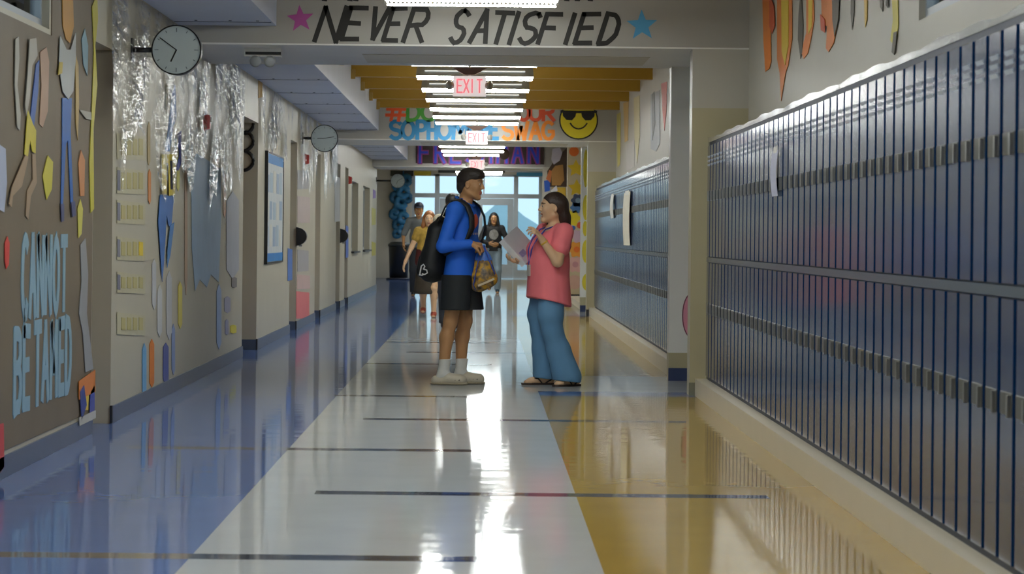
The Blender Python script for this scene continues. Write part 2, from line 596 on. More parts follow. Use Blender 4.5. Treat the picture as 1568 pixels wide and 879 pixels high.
M_DKRED = mat('red_plastic', (186, 44, 34), 0.35, 0.03)
M_BLACK = mat('black_plastic', (22, 22, 24), 0.35, 0.03)
M_WHITE = mat('white_plastic', (226, 226, 220), 0.4, 0.03)
GLASS = film_mat('window_glass', 0, 1, 0.02, 1.14, (1, 1, 1))

Y0, YEND = -4.0, 71.4
PORT = [(19.5, 21.75), (38.8, 41.2), (54.0, 56.4)]
SOFFIT_Z, SOFFIT_X = 2.73, -1.55
CEIL_Z, HEAD_Z, BEAM_Z = 3.3, 2.59, 3.03

# floor ------------------------------------------------------------
def floor():
    xs = [-3.2, -1.94, -1.05, -0.75, 0.10, 0.44, 1.32, 2.45]
    lines = [(9.53 - 4.8 + 2.4 * k, k) for k in range(27)]
    br = {Y0, YEND}
    for y, k in lines:
        br |= {y - 0.08, y + 0.08}
    for a, b in PORT:
        br |= {a - 0.15, a + 0.40, b + 0.4}
    ys = sorted(v for v in br if Y0 <= v <= YEND)
    mb = MB()
    for i in range(len(xs) - 1):
        for j in range(len(ys) - 1):
            xc, yc = (xs[i] + xs[i + 1]) / 2, (ys[j] + ys[j + 1]) / 2
            mi = 1 if xc < -1.05 else (0 if xc < 0.44 else 2)
            inport = False
            for a, b in PORT:
                if xc > 0.44 and a - 0.15 < yc < a + 0.40:
                    mi = 1; inport = True
                elif xc > 0.44 and a + 0.40 < yc < b + 0.4:
                    mi = 0; inport = True
                elif a - 0.15 < yc < b + 0.4:
                    inport = True
            for y, k in lines:
                if abs(yc - y) < 0.08 and not inport:
                    if k % 2 == 1 and -0.75 < xc < 1.32: mi = 3
                    if k % 2 == 0 and -1.94 < xc < 0.10: mi = 3 if xc > -1.05 else 4
            mb.cur = mi
            mb.add([(xs[i], ys[j], 0), (xs[i + 1], ys[j], 0), (xs[i + 1], ys[j + 1], 0), (xs[i], ys[j + 1], 0)], [(0, 1, 2, 3)])
    o = mb.build('floor', [M_FW, M_FB, M_FY, M_FL, M_FN])
    struct(o, 'waxed corridor floor with blue, white and mustard bands and dark cross lines')
floor()

# left wall ----------------------------------------------------------
ALC = [(15.3, 16.1), (24.9, 26.5), (31.0, 32.1), (35.7, 36.8), (40.8, 41.9), (43.4, 44.4)]
LAST_Y, LAST_X = 56.4, -2.95
LWIN = (4.0, 13.7, 2.24, 2.68)
DISP = [(45.6, 48.0), (50.0, 53.0)]
TH = 0.42
def left_wall():
    mb = MB()
    x0, x1 = LEFT_X - TH, LEFT_X
    y = Y0
    for a, b in ALC + [(LAST_Y, LAST_Y)]:
        # solid run y..a, with the clerestory and the display openings left out
        if y < LWIN[0] < a:
            mb.box(x0, x1, y, LWIN[0], 0, CEIL_Z)
            mb.box(x1 - 0.15, x1, LWIN[0], LWIN[1], 0, LWIN[2])
            mb.box(x1 - 0.15, x1, LWIN[0], LWIN[1], LWIN[3], CEIL_Z)
            mb.box(x1 - 0.15, x1, LWIN[1], LWIN[1] + 1.3, 0, CEIL_Z)
            mb.box(x0, x1, LWIN[1] + 1.3, a, 0, CEIL_Z)
        elif y < DISP[0][0] < a:
            p = y
            for d0, d1 in DISP:
                mb.box(x0, x1, p, d0, 0, CEIL_Z)
                mb.box(x0, x1, d0, d1, 0, 0.85)
                mb.box(x0, x1, d0, d1, 2.12, CEIL_Z)
                mb.box(x0, x1 - 0.22, d0, d1, 0.85, 2.12)
                p = d1
            mb.box(x0, x1, p, a, 0, CEIL_Z)
        else:
            mb.box(x0, x1, y, a, 0, CEIL_Z)
        if b > a:
            mb.box(x0, x0 + 0.06, a, b, 0, CEIL_Z)          # back of the door recess
            mb.box(x0, x1, a, b, 2.30, CEIL_Z)
        y = b
    mb.box(LAST_X - 0.2, LAST_X, LAST_Y - 0.2, YEND, 0, CEIL_Z)      # the hall widens before the exit
    mb.box(LAST_X, x0, LAST_Y - 0.2, LAST_Y, 0, CEIL_Z)
    w = mb.build('wall_left', M_WALL)
    struct(w, 'cream corridor wall with recessed classroom doorways')
    # baseboards
    bb = MB()
    y = Y0
    for a, b in ALC + [(LAST_Y, LAST_Y)]:
        bb.box(LEFT_X, LEFT_X + 0.012, y, a, 0, 0.105)
        if b > a and a > 20:
            bb.box(LEFT_X - 0.34, LEFT_X, b - 0.012, b, 0, 0.105)
        y = b
    struct(bb.build('baseboard_left', M_BASE))
    # doors in the recesses
    for i, (a, b) in enumerate(ALC):
        xb = LEFT_X - TH + 0.06
        e = bpy.data.objects.new('door_%d' % (i + 1), None); C.objects.link(e)
        e.location = (xb, a, 0); struct(e)
        w_ = b - a
        fr = MB()
        fr.box(0.001, 0.07, 0.001, 0.06, 0, 2.29); fr.box(0.001, 0.07, w_ - 0.06, w_ - 0.001, 0, 2.29); fr.box(0.001, 0.07, 0.06, w_ - 0.06, 2.18, 2.29)
        fr.build('door_frame', M_DOORG, e)
        lf = MB().box(0.001, 0.045, 0.062, w_ - 0.062, 0.008, 2.178).build('door_leaf', M_WOOD, e)
        MB().box(0.046, 0.05, w_ - 0.36, w_ - 0.2, 1.0, 1.75).build('window_pane', M_BLACK, lf)
        MB().tube([(0.046, 0.14, 1.0), (0.09, 0.14, 1.0), (0.09, 0.26, 1.0)], 0.011).build('door_handle', M_METAL, lf, True)
    # display windows
    for i, (a, b) in enumerate(DISP):
        e = bpy.data.objects.new('window_%d' % (i + 1), None); C.objects.link(e)
        e.location = (LEFT_X, a, 0); struct(e)
        w_ = b - a
        f = MB()
        for p, q in ((0, 0.05), (w_ / 2 - 0.025, w_ / 2 + 0.025), (w_ - 0.05, w_)):
            f.box(-0.16, -0.11, p, q, 0.88, 2.12)
        f.box(-0.16, -0.11, 0.05, w_ - 0.05, 2.07, 2.12); f.box(-0.16, -0.11, 0.05, w_ - 0.05, 0.88, 0.93)
        f.build('window_frame', M_ALU, e)
        for p, q in ((0.05, w_ / 2 - 0.025), (w_ / 2 + 0.025, w_ - 0.05)):
            MB().box(-0.14, -0.134, p, q, 0.93, 2.07).build('window_pane', GLASS, e)
        MB().box(-0.21, 0.05, 0, w_, 0.85, 0.88).build('window_sill', M_BLKB, e)
    # corner blocks of dark rubber at the far corner of each recess
    for i, (a, b) in enumerate(ALC):
        struct(MB().box(LEFT_X - 0.002, LEFT_X + 0.014, b - 0.016, b + 0.03, 0, 0.11).build('trim_%d' % (20 + i), M_BLKB))
left_wall()

def clerestory(n, xa, xb, y0, y1, z0, z1, inner, posts):
    e = bpy.data.objects.new('window_%d' % n, None); C.objects.link(e)
    e.location = (xa, y0, z0); struct(e)
    w_, h_ = y1 - y0, z1 - z0
    f = MB()
    s = 1 if xb > xa else -1
    X = lambda p, q: (min(p * s, q * s), max(p * s, q * s))
    f.box(*X(0, 0.06), 0, w_, 0, 0.05); f.box(*X(0, 0.06), 0, w_, h_ - 0.05, h_)
    ps = [0.0] + posts + [w_]
    for p in ps:
        f.box(*X(0, 0.06), max(0, p - 0.035), min(w_, p + 0.035), 0.05, h_ - 0.05)
    f.build('window_frame', M_ALU, e)
    for p, q in zip(ps[:-1], ps[1:]):
        MB().box(*X(0.027, 0.033), p + 0.036, q - 0.036, 0.051, h_ - 0.051).build('window_pane', GLASS, e)
clerestory(3, LEFT_X - 0.10, LEFT_X, LWIN[0], LWIN[1], LWIN[2], LWIN[3], 0, [1.6, 3.2, 4.8, 6.4, 8.0])

# right wall ----------------------------------------------------------
RWIN = (3.0, 11.9, 2.18, 2.9)
def right_wall():
    mb = MB()
    x0, x1 = RIGHT_X, RIGHT_X + 0.36
    mb.box(x0, x1, Y0, RWIN[0], 0, CEIL_Z)
    mb.box(x0, x0 + 0.15, RWIN[0], RWIN[1], 0, RWIN[2])
    mb.box(x0, x0 + 0.15, RWIN[0], RWIN[1], RWIN[3], CEIL_Z)
    mb.box(x0, x0 + 0.15, RWIN[1], RWIN[1] + 1.5, 0, CEIL_Z)
    mb.box(x0, x1, RWIN[1] + 1.5, YEND, 0, CEIL_Z)
    struct(mb.build('wall_right', M_WALLR), 'grey cream wall above the blue lockers')
right_wall()
clerestory(4, RIGHT_X + 0.09, RIGHT_X, RWIN[0], RWIN[1], RWIN[2], RWIN[3], 0, [1.4, 2.8, 4.2, 5.6, 7.0, 8.3])

# portals: header, near pilaster, far pillar ----------------------------
for i, (a, b) in enumerate(PORT):
    hm = MB().box(LEFT_X, RIGHT_X, a, b, HEAD_Z + 0.012, CEIL_Z); hm.cur = 1; hm.box(LEFT_X, RIGHT_X, a + 0.001, b - 0.001, HEAD_Z, HEAD_Z + 0.0119)
    h = hm.build('trim_%d' % (i + 1), [M_HEAD, M_SOFW])
    MB().box(-0.95, 1.30, a + 0.9, b - 0.35, HEAD_Z - 0.004, HEAD_Z - 0.0001).build('access_panel', mat('cream_access_panel', (214, 208, 190), 0.5, 0.03), h)
    struct(h, ['deep white header painted NEVER SATISFIED', 'white header with the SOPHOMORE SWAG lettering', 'white header behind the FRESHMAN board'][i])
    # near pilaster: tan below, grey cream above
    p = MB(); p.box(1.56, RIGHT_X, a, a + 0.24, 0.0, 2.15); p.cur = 1; p.box(1.56, RIGHT_X, a, a + 0.24, 2.15, HEAD_Z)
    struct(p.build('trim_%d' % (i + 4), [M_DADO, M_WALLR]), 'two-tone pilaster at the end of the lockers')
    struct(MB().box(1.555, 1.615, a - 0.012, a, 0, 0.10).build('trim_%d' % (i + 7), M_BLKB if i else mat('grey_corner_guard', (120, 118, 100), 0.4)))
    # far pillar
    q = MB(); q.box(1.55, RIGHT_X, b - 0.2, b, 0.0, 0.23); q.cur = 1; q.box(1.55, RIGHT_X, b - 0.2, b, 0.23, HEAD_Z)
    struct(q.build('trim_%d' % (i + 10), [M_DADO, M_PILL]), 'pale pillar on the far side of the portal')
    struct(MB().box(1.548, RIGHT_X, b - 0.212, b - 0.2, 0, 0.105).build('baseboard_%d' % (i + 1), M_NAVY))

# ceiling, soffit, beams -------------------------------------------------
struct(MB().box(LAST_X - 0.2, RIGHT_X + 0.36, Y0, YEND, CEIL_Z, CEIL_Z + 0.1).build('ceiling', M_CEIL), 'mustard yellow ceiling deck')
secs = [(Y0, PORT[0][0]), (PORT[0][1], PORT[1][0]), (PORT[1][1], PORT[2][0]), (PORT[2][1], YEND)]
for i, (a, b) in enumerate(secs[:3]):
    s = MB().box(LEFT_X if i < 3 else LAST_X, SOFFIT_X, a, b, SOFFIT_Z, CEIL_Z).build('ceiling_soffit' if i == 0 else 'ceiling_soffit.%03d' % i, M_SOFF)
    struct(s, 'blue grey boxed soffit along the left wall')
    # thin joint strips of the soffit boards and their screws
    y = b - 0.35
    j = 0
    while y > a + 0.3 and j < 8:
        MB().box(LEFT_X + 0.01, SOFFIT_X - 0.01, y - 0.004, y + 0.004, SOFFIT_Z - 0.004, SOFFIT_Z).build('board_joint', M_BASE, s)
        for xx in (-2.1, -1.85, -1.65):
            MB().lathe([(0.012, 0), (0.010, 0.005)], (xx, y - 0.12, SOFFIT_Z), (0, 0, -1), 8).build('screw', M_BASE, s)
        y -= 2.44; j += 1
nb = 0
bm = MB().box(SOFFIT_X, RIGHT_X, -0.08, 0.08, BEAM_Z, CEIL_Z).mesh('beam', M_BEAM)
br_me = MB().box(0, 0.05, -0.12, -0.08, BEAM_Z - 0.03, BEAM_Z + 0.08).mesh('bracket', mat('tan_bracket', (170, 140, 70), 0.5))
for (a, b) in secs:
    y = b - 0.8
    while y > a + 0.3:
        o = struct(link('ceiling_beam', bm, None, (0, y, 0)), 'mustard yellow roof beam crossing the corridor')
        link('bracket', br_me, o, (SOFFIT_X, 0, 0))
        nb += 1
        y -= 2.45

# curbs under the lockers -----------------------------------------------------
CURB_X, LOCK_X, LOCK_Z0, LOCK_H, LOCK_W = 1.60, 1.685, 0.13, 1.76, 0.244
NEAR_A, NEAR_B = 7.1, 19.5
FAR_A, FAR_B = 21.75, 38.8
for i, (a, b) in enumerate(((NEAR_A, NEAR_B), (FAR_A, FAR_B))):
    struct(MB().box(CURB_X, RIGHT_X, a, b, 0, LOCK_Z0).build('trim_%d' % (i + 13), M_CURB), 'low beige curb carrying the lockers')
struct(MB().box(CURB_X, RIGHT_X, PORT[1][1], 47.6, 0, 0.10).build('trim_15', M_CURB))

# back of the corridor behind the camera and its end wall ------------------------
struct(MB().box(LEFT_X - TH, RIGHT_X + 0.36, Y0 - 0.2, Y0, 0, CEIL_Z).build('wall_back', M_WALL))

def end_wall():
    Y = YEND
    m = MB()
    m.box(LAST_X - 0.2, -1.92, Y, Y + 0.2, 0, CEIL_Z)
    m.box(1.62, RIGHT_X + 0.36, Y, Y + 0.2, 0, CEIL_Z)
    m.box(-1.92, 1.62, Y, Y + 0.2, 2.86, CEIL_Z)
    struct(m.build('wall_end', M_WALLR), 'wall around the glazed exit doors')
    e = bpy.data.objects.new('window_5', None); C.objects.link(e); e.location = (0, Y, 0); struct(e, 'grey framed transom windows and sidelights')
    posts = [-1.92, -1.24, -1.06, 0.92, 1.00, 1.56]
    f = MB()
    for x0, x1 in ((-1.92, -1.84), (-1.30, -1.17), (0.86, 0.98), (1.54, 1.62)):
        f.box(x0, x1, 0.04, 0.14, 0, 2.86)
    f.box(-0.62, -0.56, 0.05, 0.13, 2.33, 2.80); f.box(0.02, 0.06, 0.05, 0.13, 2.33, 2.80)
    f.box(-1.84, 1.54, 0.04, 0.14, 2.80, 2.86)
    for x0, x1 in ((-1.84, -1.30), (-1.17, 0.86), (0.98, 1.54)):
        f.box(x0, x1, 0.04, 0.14, 2.21, 2.33)
    f.box(-1.84, -1.30, 0.04, 0.14, 0, 0.25); f.box(0.98, 1.54, 0.04, 0.14, 0, 0.25)
    f.build('window_frame', M_ALU, e)
    for x0, x1, z0, z1 in ((-1.84, -1.30, 2.33, 2.80), (-1.17, -0.62, 2.33, 2.80), (-0.56, 0.02, 2.33, 2.80), (0.06, 0.86, 2.33, 2.80), (0.98, 1.54, 2.33, 2.80),
                           (-1.84, -1.30, 0.25, 2.21), (0.98, 1.54, 0.25, 2.21)):
        MB().box(x0, x1, 0.085, 0.091, z0, z1).build('window_pane', GLASS, e)
    for k, (x0, x1) in enumerate(((-1.165, -0.16), (-0.15, 0.855))):
        d = bpy.data.objects.new('door_%d' % (10 + k), None); C.objects.link(d); d.location = (0, Y, 0); struct(d, 'grey glazed exit door')
        g = MB()
        g.box(x0, x0 + 0.16, 0.06, 0.11, 0.01, 2.20); g.box(x1 - 0.16, x1, 0.06, 0.11, 0.01, 2.20)
        g.box(x0 + 0.16, x1 - 0.16, 0.06, 0.11, 2.02, 2.20); g.box(x0 + 0.16, x1 - 0.16, 0.06, 0.11, 0.01, 0.40)
        g.build('door_leaf', M_ALU, d)
        MB().box(x0 + 0.16, x1 - 0.16, 0.083, 0.088, 0.40, 2.02).build('window_pane', GLASS, d)
        MB().box(x0 + 0.1, x1 - 0.1, -0.005, 0.02, 1.0, 1.05).build('push_bar', M_METAL, d)
end_wall()

# outside, seen through the exit glazing -------------------------------------------
struct(MB().box(-60, 60, YEND + 0.2, 420, -0.12, -0.02).build('ground', mat('pale_pavement', (140, 152, 160), 0.8, 0.05, 0.2)), 'pale pavement outside the exit doors')
v, fc = [], []
N = 140
for i in range(N + 1):
    x = -140 + 280 * i / N
    hgt = 3.0 + 2.6 * math.exp(-((x - 3) / 3) ** 2) + 0.5 * math.sin(i * 0.9)
    v += [(x, 330, -0.02), (x, 345, hgt * 0.62), (x, 375, hgt)]
for i in range(N):
    for k in range(2):
        a = i * 3 + k
        fc.append((a, a + 3, a + 4, a + 1))
struct(MB().add(v, fc).build('hill', mat('hazy_blue_hill', (150, 178, 190), 0.9, 0.08, 0.08), None, True), 'low hazy hill beyond the exit doors')
# ------------------------------------------------------------------ lockers
M_LOCK = mat('blue_locker_enamel', (14, 48, 90), 0.2, 0.06, 3.0, coat=0.28)
M_LOCKF = mat('blue_grey_locker_frame', (74, 88, 102), 0.25, 0.05, 3.0)
M_LOCKB = mat('dark_navy_locker_body', (14, 28, 52), 0.5, 0.05, 3.0)
M_TAN = mat('tan_handle_plate', (74, 76, 70), 0.3, 0.08, 12.0)
M_LOUV = mat('louver_glint_paint', (196, 206, 216), 0.2, 0.03)  # pale colour stands in for lamp glints on the upper louvers
M_TRIM = mat('crinkled_steel_trim', (196, 200, 198), 0.2, 0.05, 6.0, bump=0.5, bscale=3.0, metal=0.7)

body_me = MB().box(0, RIGHT_X - LOCK_X, 0, LOCK_W, 0, LOCK_H).mesh('locker_body', M_LOCKB)
rail_me = MB().box(-0.017, 0.0, 0, LOCK_W, 0.872, 0.908).mesh('mid_rail', M_LOCKF)
def door_mesh(z0, z1):
    return MB().chamfer_front(-0.018, 0.0, 0.026, LOCK_W - 0.024, z0, z1, 0.002).mesh('locker_door', M_LOCK)
UP = (0.913, LOCK_H - 0.03)
LO = (0.03, 0.867)
door_up, door_lo = door_mesh(*UP), door_mesh(*LO)
def louver_mesh(z0, z1):
    m = MB()
    for base in (z1 - 0.075,):
        for k in range(3):
            z = base - k * 0.030
            y0, y1 = 0.062, LOCK_W - 0.062
            m.add([(-0.018, y0, z - 0.016), (-0.018, y1, z - 0.016), (-0.026, y1, z - 0.002), (-0.026, y0, z - 0.002), (-0.018, y0, z), (-0.018, y1, z)],
                  [(3, 2, 1, 0), (4, 5, 2, 3), (4, 3, 0), (1, 2, 5)])
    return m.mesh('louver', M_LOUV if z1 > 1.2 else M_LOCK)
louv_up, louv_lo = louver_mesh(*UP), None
def plate_mesh(zc):
    m = MB().chamfer_front(-0.0205, -0.0181, 0.032, LOCK_W - 0.030, zc - 0.036, zc + 0.036, 0.002)
    return m.mesh('handle_plate', M_TAN)
plate_up, plate_lo = plate_mesh(1.36), plate_mesh(0.535)
latch_me = MB().box(-0.033, -0.0206, 0.04, 0.06, -0.04, 0.03).mesh('latch', M_METAL)

ONES = 'zeroth first second third fourth fifth sixth seventh eighth ninth tenth eleventh twelfth thirteenth fourteenth fifteenth sixteenth seventeenth eighteenth nineteenth'.split()
TENS = {2: 'twent', 3: 'thirt', 4: 'fort', 5: 'fift', 6: 'sixt', 7: 'sevent'}
def ordinal(n):
    if n < 20: return ONES[n]
    t, u = divmod(n, 10)
    return TENS[t] + 'ieth' if u == 0 else TENS[t] + 'y-' + ONES[u]

def locker(y, label, group, small):
    r = thing('locker', label, 'locker', (LOCK_X, y, LOCK_Z0), 0, group)
    link('body', body_me, r)
    link('mid_rail', rail_me, r)
    for d, l, p, z in ((door_up, louv_up, plate_up, 1.36), (door_lo, louv_lo, plate_lo, 0.535)):
        dd = link('door', d, r)
        if l:
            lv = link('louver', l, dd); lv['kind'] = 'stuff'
        link('handle_plate', p, dd)
        if not small:
            link('latch', latch_me, dd, (0, 0, z))

n_near = int((NEAR_B - 0.12 - NEAR_A) / LOCK_W)
for i in range(n_near):
    locker(NEAR_B - 0.12 - (i + 1) * LOCK_W, 'blue two-tier steel locker, %s from the tan pilaster in the near bank' % ordinal(i + 1), 'near bank of blue lockers', False)
n_far = int((FAR_B - 0.06 - FAR_A) / LOCK_W)
for i in range(n_far):
    locker(FAR_A + 0.04 + i * LOCK_W, 'blue two-tier steel locker, %s behind the pale pillar in the far bank' % ordinal(i + 1), 'far bank of blue lockers', True)
struct(MB().box(LOCK_X, RIGHT_X, NEAR_B - 0.118, NEAR_B, LOCK_Z0, LOCK_Z0 + LOCK_H).build('trim_16', M_LOCKF), 'blue grey filler panel between locker bank and pilaster')
for i, (a, b) in enumerate(((NEAR_B - 0.12 - n_near * LOCK_W, NEAR_B), (FAR_A + 0.04, FAR_A + 0.04 + n_far * LOCK_W))):
    m = MB()
    n = 60
    zt = LOCK_Z0 + LOCK_H
    vs, fs = [], []
    for k in range(n + 1):
        y = a + (b - a) * k / n
        w = 0.006 * math.sin(k * 1.7) + 0.005 * math.sin(k * 0.63 + 1)
        vs += [(LOCK_X - 0.004, y, zt), (LOCK_X - 0.006, y, zt + 0.030 + w), (RIGHT_X, y, zt + 0.075 + w * 0.4), (RIGHT_X, y, zt)]
    for k in range(n):
        for q in range(4):
            q2 = (q + 1) % 4
            fs.append((k * 4 + q2, k * 4 + q, k * 4 + 4 + q, k * 4 + 4 + q2))
    fs += [(0, 1, 2, 3), tuple(n * 4 + q for q in (3, 2, 1, 0))]
    struct(m.add(vs, fs).build('trim_%d' % (17 + i), M_TRIM), 'crinkled steel top closing the locker bank')

# paper slips hanging on lockers
M_SLIP = mat('white_paper_slip', (214, 214, 210), 0.6, 0.05)
M_SLIPT = mat('tan_paper_slip', (206, 202, 186), 0.6, 0.08)
def slip(label, px0, px1, py0, py1, m2):
    y1, z1 = on_side(px0, py0, LOCK_X - 0.03); y0, z0 = on_side(px1, py1, LOCK_X - 0.03)
    r = thing('paper_slip', label, 'paper', (LOCK_X - 0.032, (y0 + y1) / 2, z0))
    h = z1 - z0; w = y1 - y0
    m = MB(); n = 8
    vs, fs = [], []
    for k in range(n + 1):
        z = h * k / n; b = -0.012 * math.sin(k / n * math.pi) - 0.002
        vs += [(b, -w / 2, z), (b, w / 2, z), (b + 0.0015, w / 2, z), (b + 0.0015, -w / 2, z)]
    for k in range(n):
        for q in range(4):
            fs.append((k * 4 + q, k * 4 + (q + 1) % 4, k * 4 + 4 + (q + 1) % 4, k * 4 + 4 + q))
    fs += [(3, 2, 1, 0), tuple(n * 4 + q for q in range(4))]
    m.add(vs, fs).build('sheet', m2, r)
    MB().box(-0.004, 0.002, -w * 0.3, w * 0.3, h - 0.03, h + 0.02).build('tape', M_SLIP, r)
slip('long pale paper slip hanging on the near locker bank by the pilaster', 1184, 1192, 232, 300, mat('lilac_paper_slip', (180, 184, 206), 0.6, 0.05))
slip('long tan and white paper slip taped to the far locker bank', 956, 965, 296, 376, M_SLIPT)
slip('narrow pale slip near the far end of the far locker bank', 936, 940, 300, 334, M_SLIP)
# ------------------------------------------------------------------ light fixtures
M_HOUS = mat('grey_fixture_steel', (168, 172, 172), 0.35, 0.03, 4.0)
M_DIFF = mat('lit_diffuser', (248, 252, 249), 0.5, 0.0, emit=LAMP)
hous_me = MB().add([(-0.61, -0.15, 0.02), (0.61, -0.15, 0.02), (0.61, 0.15, 0.02), (-0.61, 0.15, 0.02), (-0.60, -0.09, 0.12), (0.60, -0.09, 0.12), (0.60, 0.09, 0.12), (-0.60, 0.09, 0.12)],
                   [(3, 2, 1, 0), (4, 5, 6, 7), (0, 1, 5, 4), (1, 2, 6, 5), (2, 3, 7, 6), (3, 0, 4, 7)]).mesh('housing', M_HOUS)
diff_me = MB().box(-0.60, 0.60, -0.138, 0.138, 0.010, 0.019).mesh('diffuser', M_DIFF)
M_EDGE = mat('glowing_edge_lens', (248, 252, 249), 0.5, 0.0, emit=LAMP * 1.9)
edge_me = MB().box(-0.60, 0.60, -0.006, 0.006, -0.002, 0.009).mesh('edge_lens', M_EDGE)
bf = MB()
for k in range(-2, 3):
    bf.box(-0.60, 0.60, k * 0.046 - 0.0015, k * 0.046 + 0.0015, 0.0005, 0.0095)
baf_me = bf.mesh('baffle_blades', mat('grey_baffle', (96, 98, 98), 0.5, 0.0))
lv = MB()
for k in range(41):
    x = -0.6 + 1.2 * k / 40
    lv.box(x - 0.008, x + 0.008, -0.155, -0.1515, -0.012, 0.003)
louvb_me = lv.mesh('louver_blades', M_WHITE)
tube_me = MB().tube([(-0.52, -0.132, 0.075), (0.52, -0.132, 0.075)], 0.007, 8).mesh('lamp_slot', mat('dim_lamp_slot', (240, 244, 240), 0.5, 0.0, emit=0.7))
rod_me = MB().box(-0.006, 0.006, -0.006, 0.006, 0.12, CEIL_Z - 2.81).mesh('hanger_rod', M_HOUS)
def fixture(y, x, label):
    r = thing('ceiling_light', label, 'light', (x, y, 2.81), 0, 'fluorescent fixtures across the corridor')
    link('housing', hous_me, r); link('diffuser', diff_me, r)
    b = link('louver_blades', louvb_me, r); b['kind'] = 'stuff'
    link('lamp_slot', tube_me, r)
    bb_ = link('baffle_blades', baf_me, r); bb_['kind'] = 'stuff'
    for q in (-0.145, 0.145):
        link('edge_lens', edge_me, r, (0, q, 0))
    for s in (-0.45, 0.45):
        link('hanger_rod', rod_me, r, (s, 0, 0))
near_y = [18.4, 16.0, 13.6, 11.2, 8.8, 6.4, 4.0, 1.6]
for i, y in enumerate(near_y):
    fixture(y, -0.09, 'white fluorescent fixture in front of the NEVER SATISFIED header, %s from it' % ordinal(i + 1))
mid_y = [25.0, 27.2, 29.5, 31.7, 34.0, 36.2, 38.2]
for i, y in enumerate(mid_y):
    fixture(y, -0.09, 'white fluorescent fixture under the yellow beams, %s row behind the first header' % ordinal(i + 1))
for i, y in enumerate([42.6, 45.4, 48.2, 50.9, 53.3]):
    fixture(y, -0.20 if i > 1 else -0.09, 'white fluorescent fixture beyond the SOPHOMORE SWAG header, %s of five' % ordinal(i + 1))
for i, y in enumerate([58.5, 61.5, 64.5, 67.5, 70.0]):
    fixture(y, -0.09, 'fluorescent fixture in the last bay before the exit doors, %s of five' % ordinal(i + 1))

# ------------------------------------------------------------------ exit signs
M_SIGN = mat('lit_white_sign', (255, 244, 242), 0.5, 0.0, emit=0.62)
M_SRED = mat('lit_red_letters', (255, 140, 150), 0.5, 0.0, emit=0.75)
def exit_sign(px, py, Y, label, mount):
    x, z = on_front(px, py, Y)
    r = thing('exit_sign', label, 'sign', (x, Y, z))
    m = MB(); m.box(-0.155, 0.155, -0.025, 0.025, -0.095, 0.095)
    bdy = m.build('sign_body', M_SIGN, r)
    fr = ((0, -0.0252, 0), (1, 0, 0), (0, 0, 1), (0, -1, 0))
    for k, ch in enumerate('EXIT'):
        w = 0.045 if ch != 'I' else 0.03
        letter(ch, -0.115 + k * 0.062, -0.06, w, 0.12, 0.017, fr, M_SRED, bdy)
    for s in (-1, 1):
        MB().lathe([(0.02, 0), (0.038, 0.012), (0.04, 0.05), (0.03, 0.06)], (s * 0.16, 0, 0.01), (s * 0.7, -0.6, -0.1), 16).build('lamp_head', M_WHITE, r, True)
    MB().tube([(0, 0, 0.095), (0, 0, mount - z - 0.001)], 0.012, 8).build('stem', M_WHITE, r)
    MB().add([(-0.16, -0.05, 0.17), (0.16, -0.05, 0.17), (0.16, 0.05, 0.17), (-0.16, 0.05, 0.17), (-0.045, -0.03, 0.105), (0.045, -0.03, 0.105), (0.045, 0.03, 0.105), (-0.045, 0.03, 0.105)],
             [(0, 1, 2, 3), (7, 6, 5, 4), (4, 5, 1, 0), (5, 6, 2, 1), (6, 7, 3, 2), (7, 4, 0, 3)]).build('canopy', mat('tan_sign_canopy', (150, 120, 104), 0.5), r)
exit_sign(719, 132, 24.6, 'lit exit sign hanging just behind the NEVER SATISFIED header', 3.3)
exit_sign(730, 211, 37.2, 'lit exit sign in front of the SOPHOMORE SWAG header', 3.3)
exit_sign(730, 252, 52.6, 'lit exit sign in front of the FRESHMAN board', 3.3)

# ------------------------------------------------------------------ clocks
M_FACE = mat('pale_clock_face', (188, 200, 200), 0.25, 0.04, 6.0)
def clock(px, py, dia, Y, label, hands):
    x, z = on_front(px, py, Y)
    r = thing('wall_clock', label, 'clock', (LEFT_X, Y, z))
    R = dia / 2
    cx = x - LEFT_X
    rim = [(R * 0.88, 0.0), (R, 0.004), (R, 0.07), (R * 0.88, 0.074), (R * 0.88, 0.0)]
    d = MB().lathe([(R, 0.0), (R, 0.075), (R * 0.945, 0.075), (R * 0.945, 0.0)], (cx, 0.037, 0), (0, -1, 0), 40)
    d.build('case', M_BLACK, r)
    f = MB().lathe([(R * 0.95, 0), (R * 0.95, 0.066)], (cx, 0.034, 0), (0, -1, 0), 40).build('dial', M_FACE, r)
    mk = MB()
    for k in range(12):
        a = math.radians(30 * k)
        l = 0.14 if k % 3 == 0 else 0.08
        p, q = R * 0.86, R * (0.86 - l)
        mk.stroke([(cx + q * math.sin(a), q * math.cos(a)), (cx + p * math.sin(a), p * math.cos(a))], R * 0.03, (0, -0.0325, 0), (1, 0, 0), (0, 0, 1), (0, -1, 0), 0.001)
    t = mk.build('hour_marks', mat('grey_clock_marks', (90, 100, 104), 0.5), f); t['kind'] = 'stuff'
    for ang, L, w in hands:
        a = math.radians(ang)
        MB().stroke([(cx, 0), (cx + L * R * math.sin(a), L * R * math.cos(a))], R * w, (0, -0.0335, 0), (1, 0, 0), (0, 0, 1), (0, -1, 0), 0.0015).build('hand', M_BLACK, f)
    a = MB(); a.box(0.0, 0.012, -0.04, 0.04, -0.075, 0.075)
    a.build('wall_plate', M_BLACK, r)
    MB().tube([(0.012, 0, 0), (cx - R * 0.97, 0, 0)], 0.018, 10).build('arm', M_BLACK, r, True)
clock(271, 77, 0.325, 16.9, 'large double-faced round clock on the near left wall', [(205, 0.5, 0.06), (306, 0.8, 0.04)])
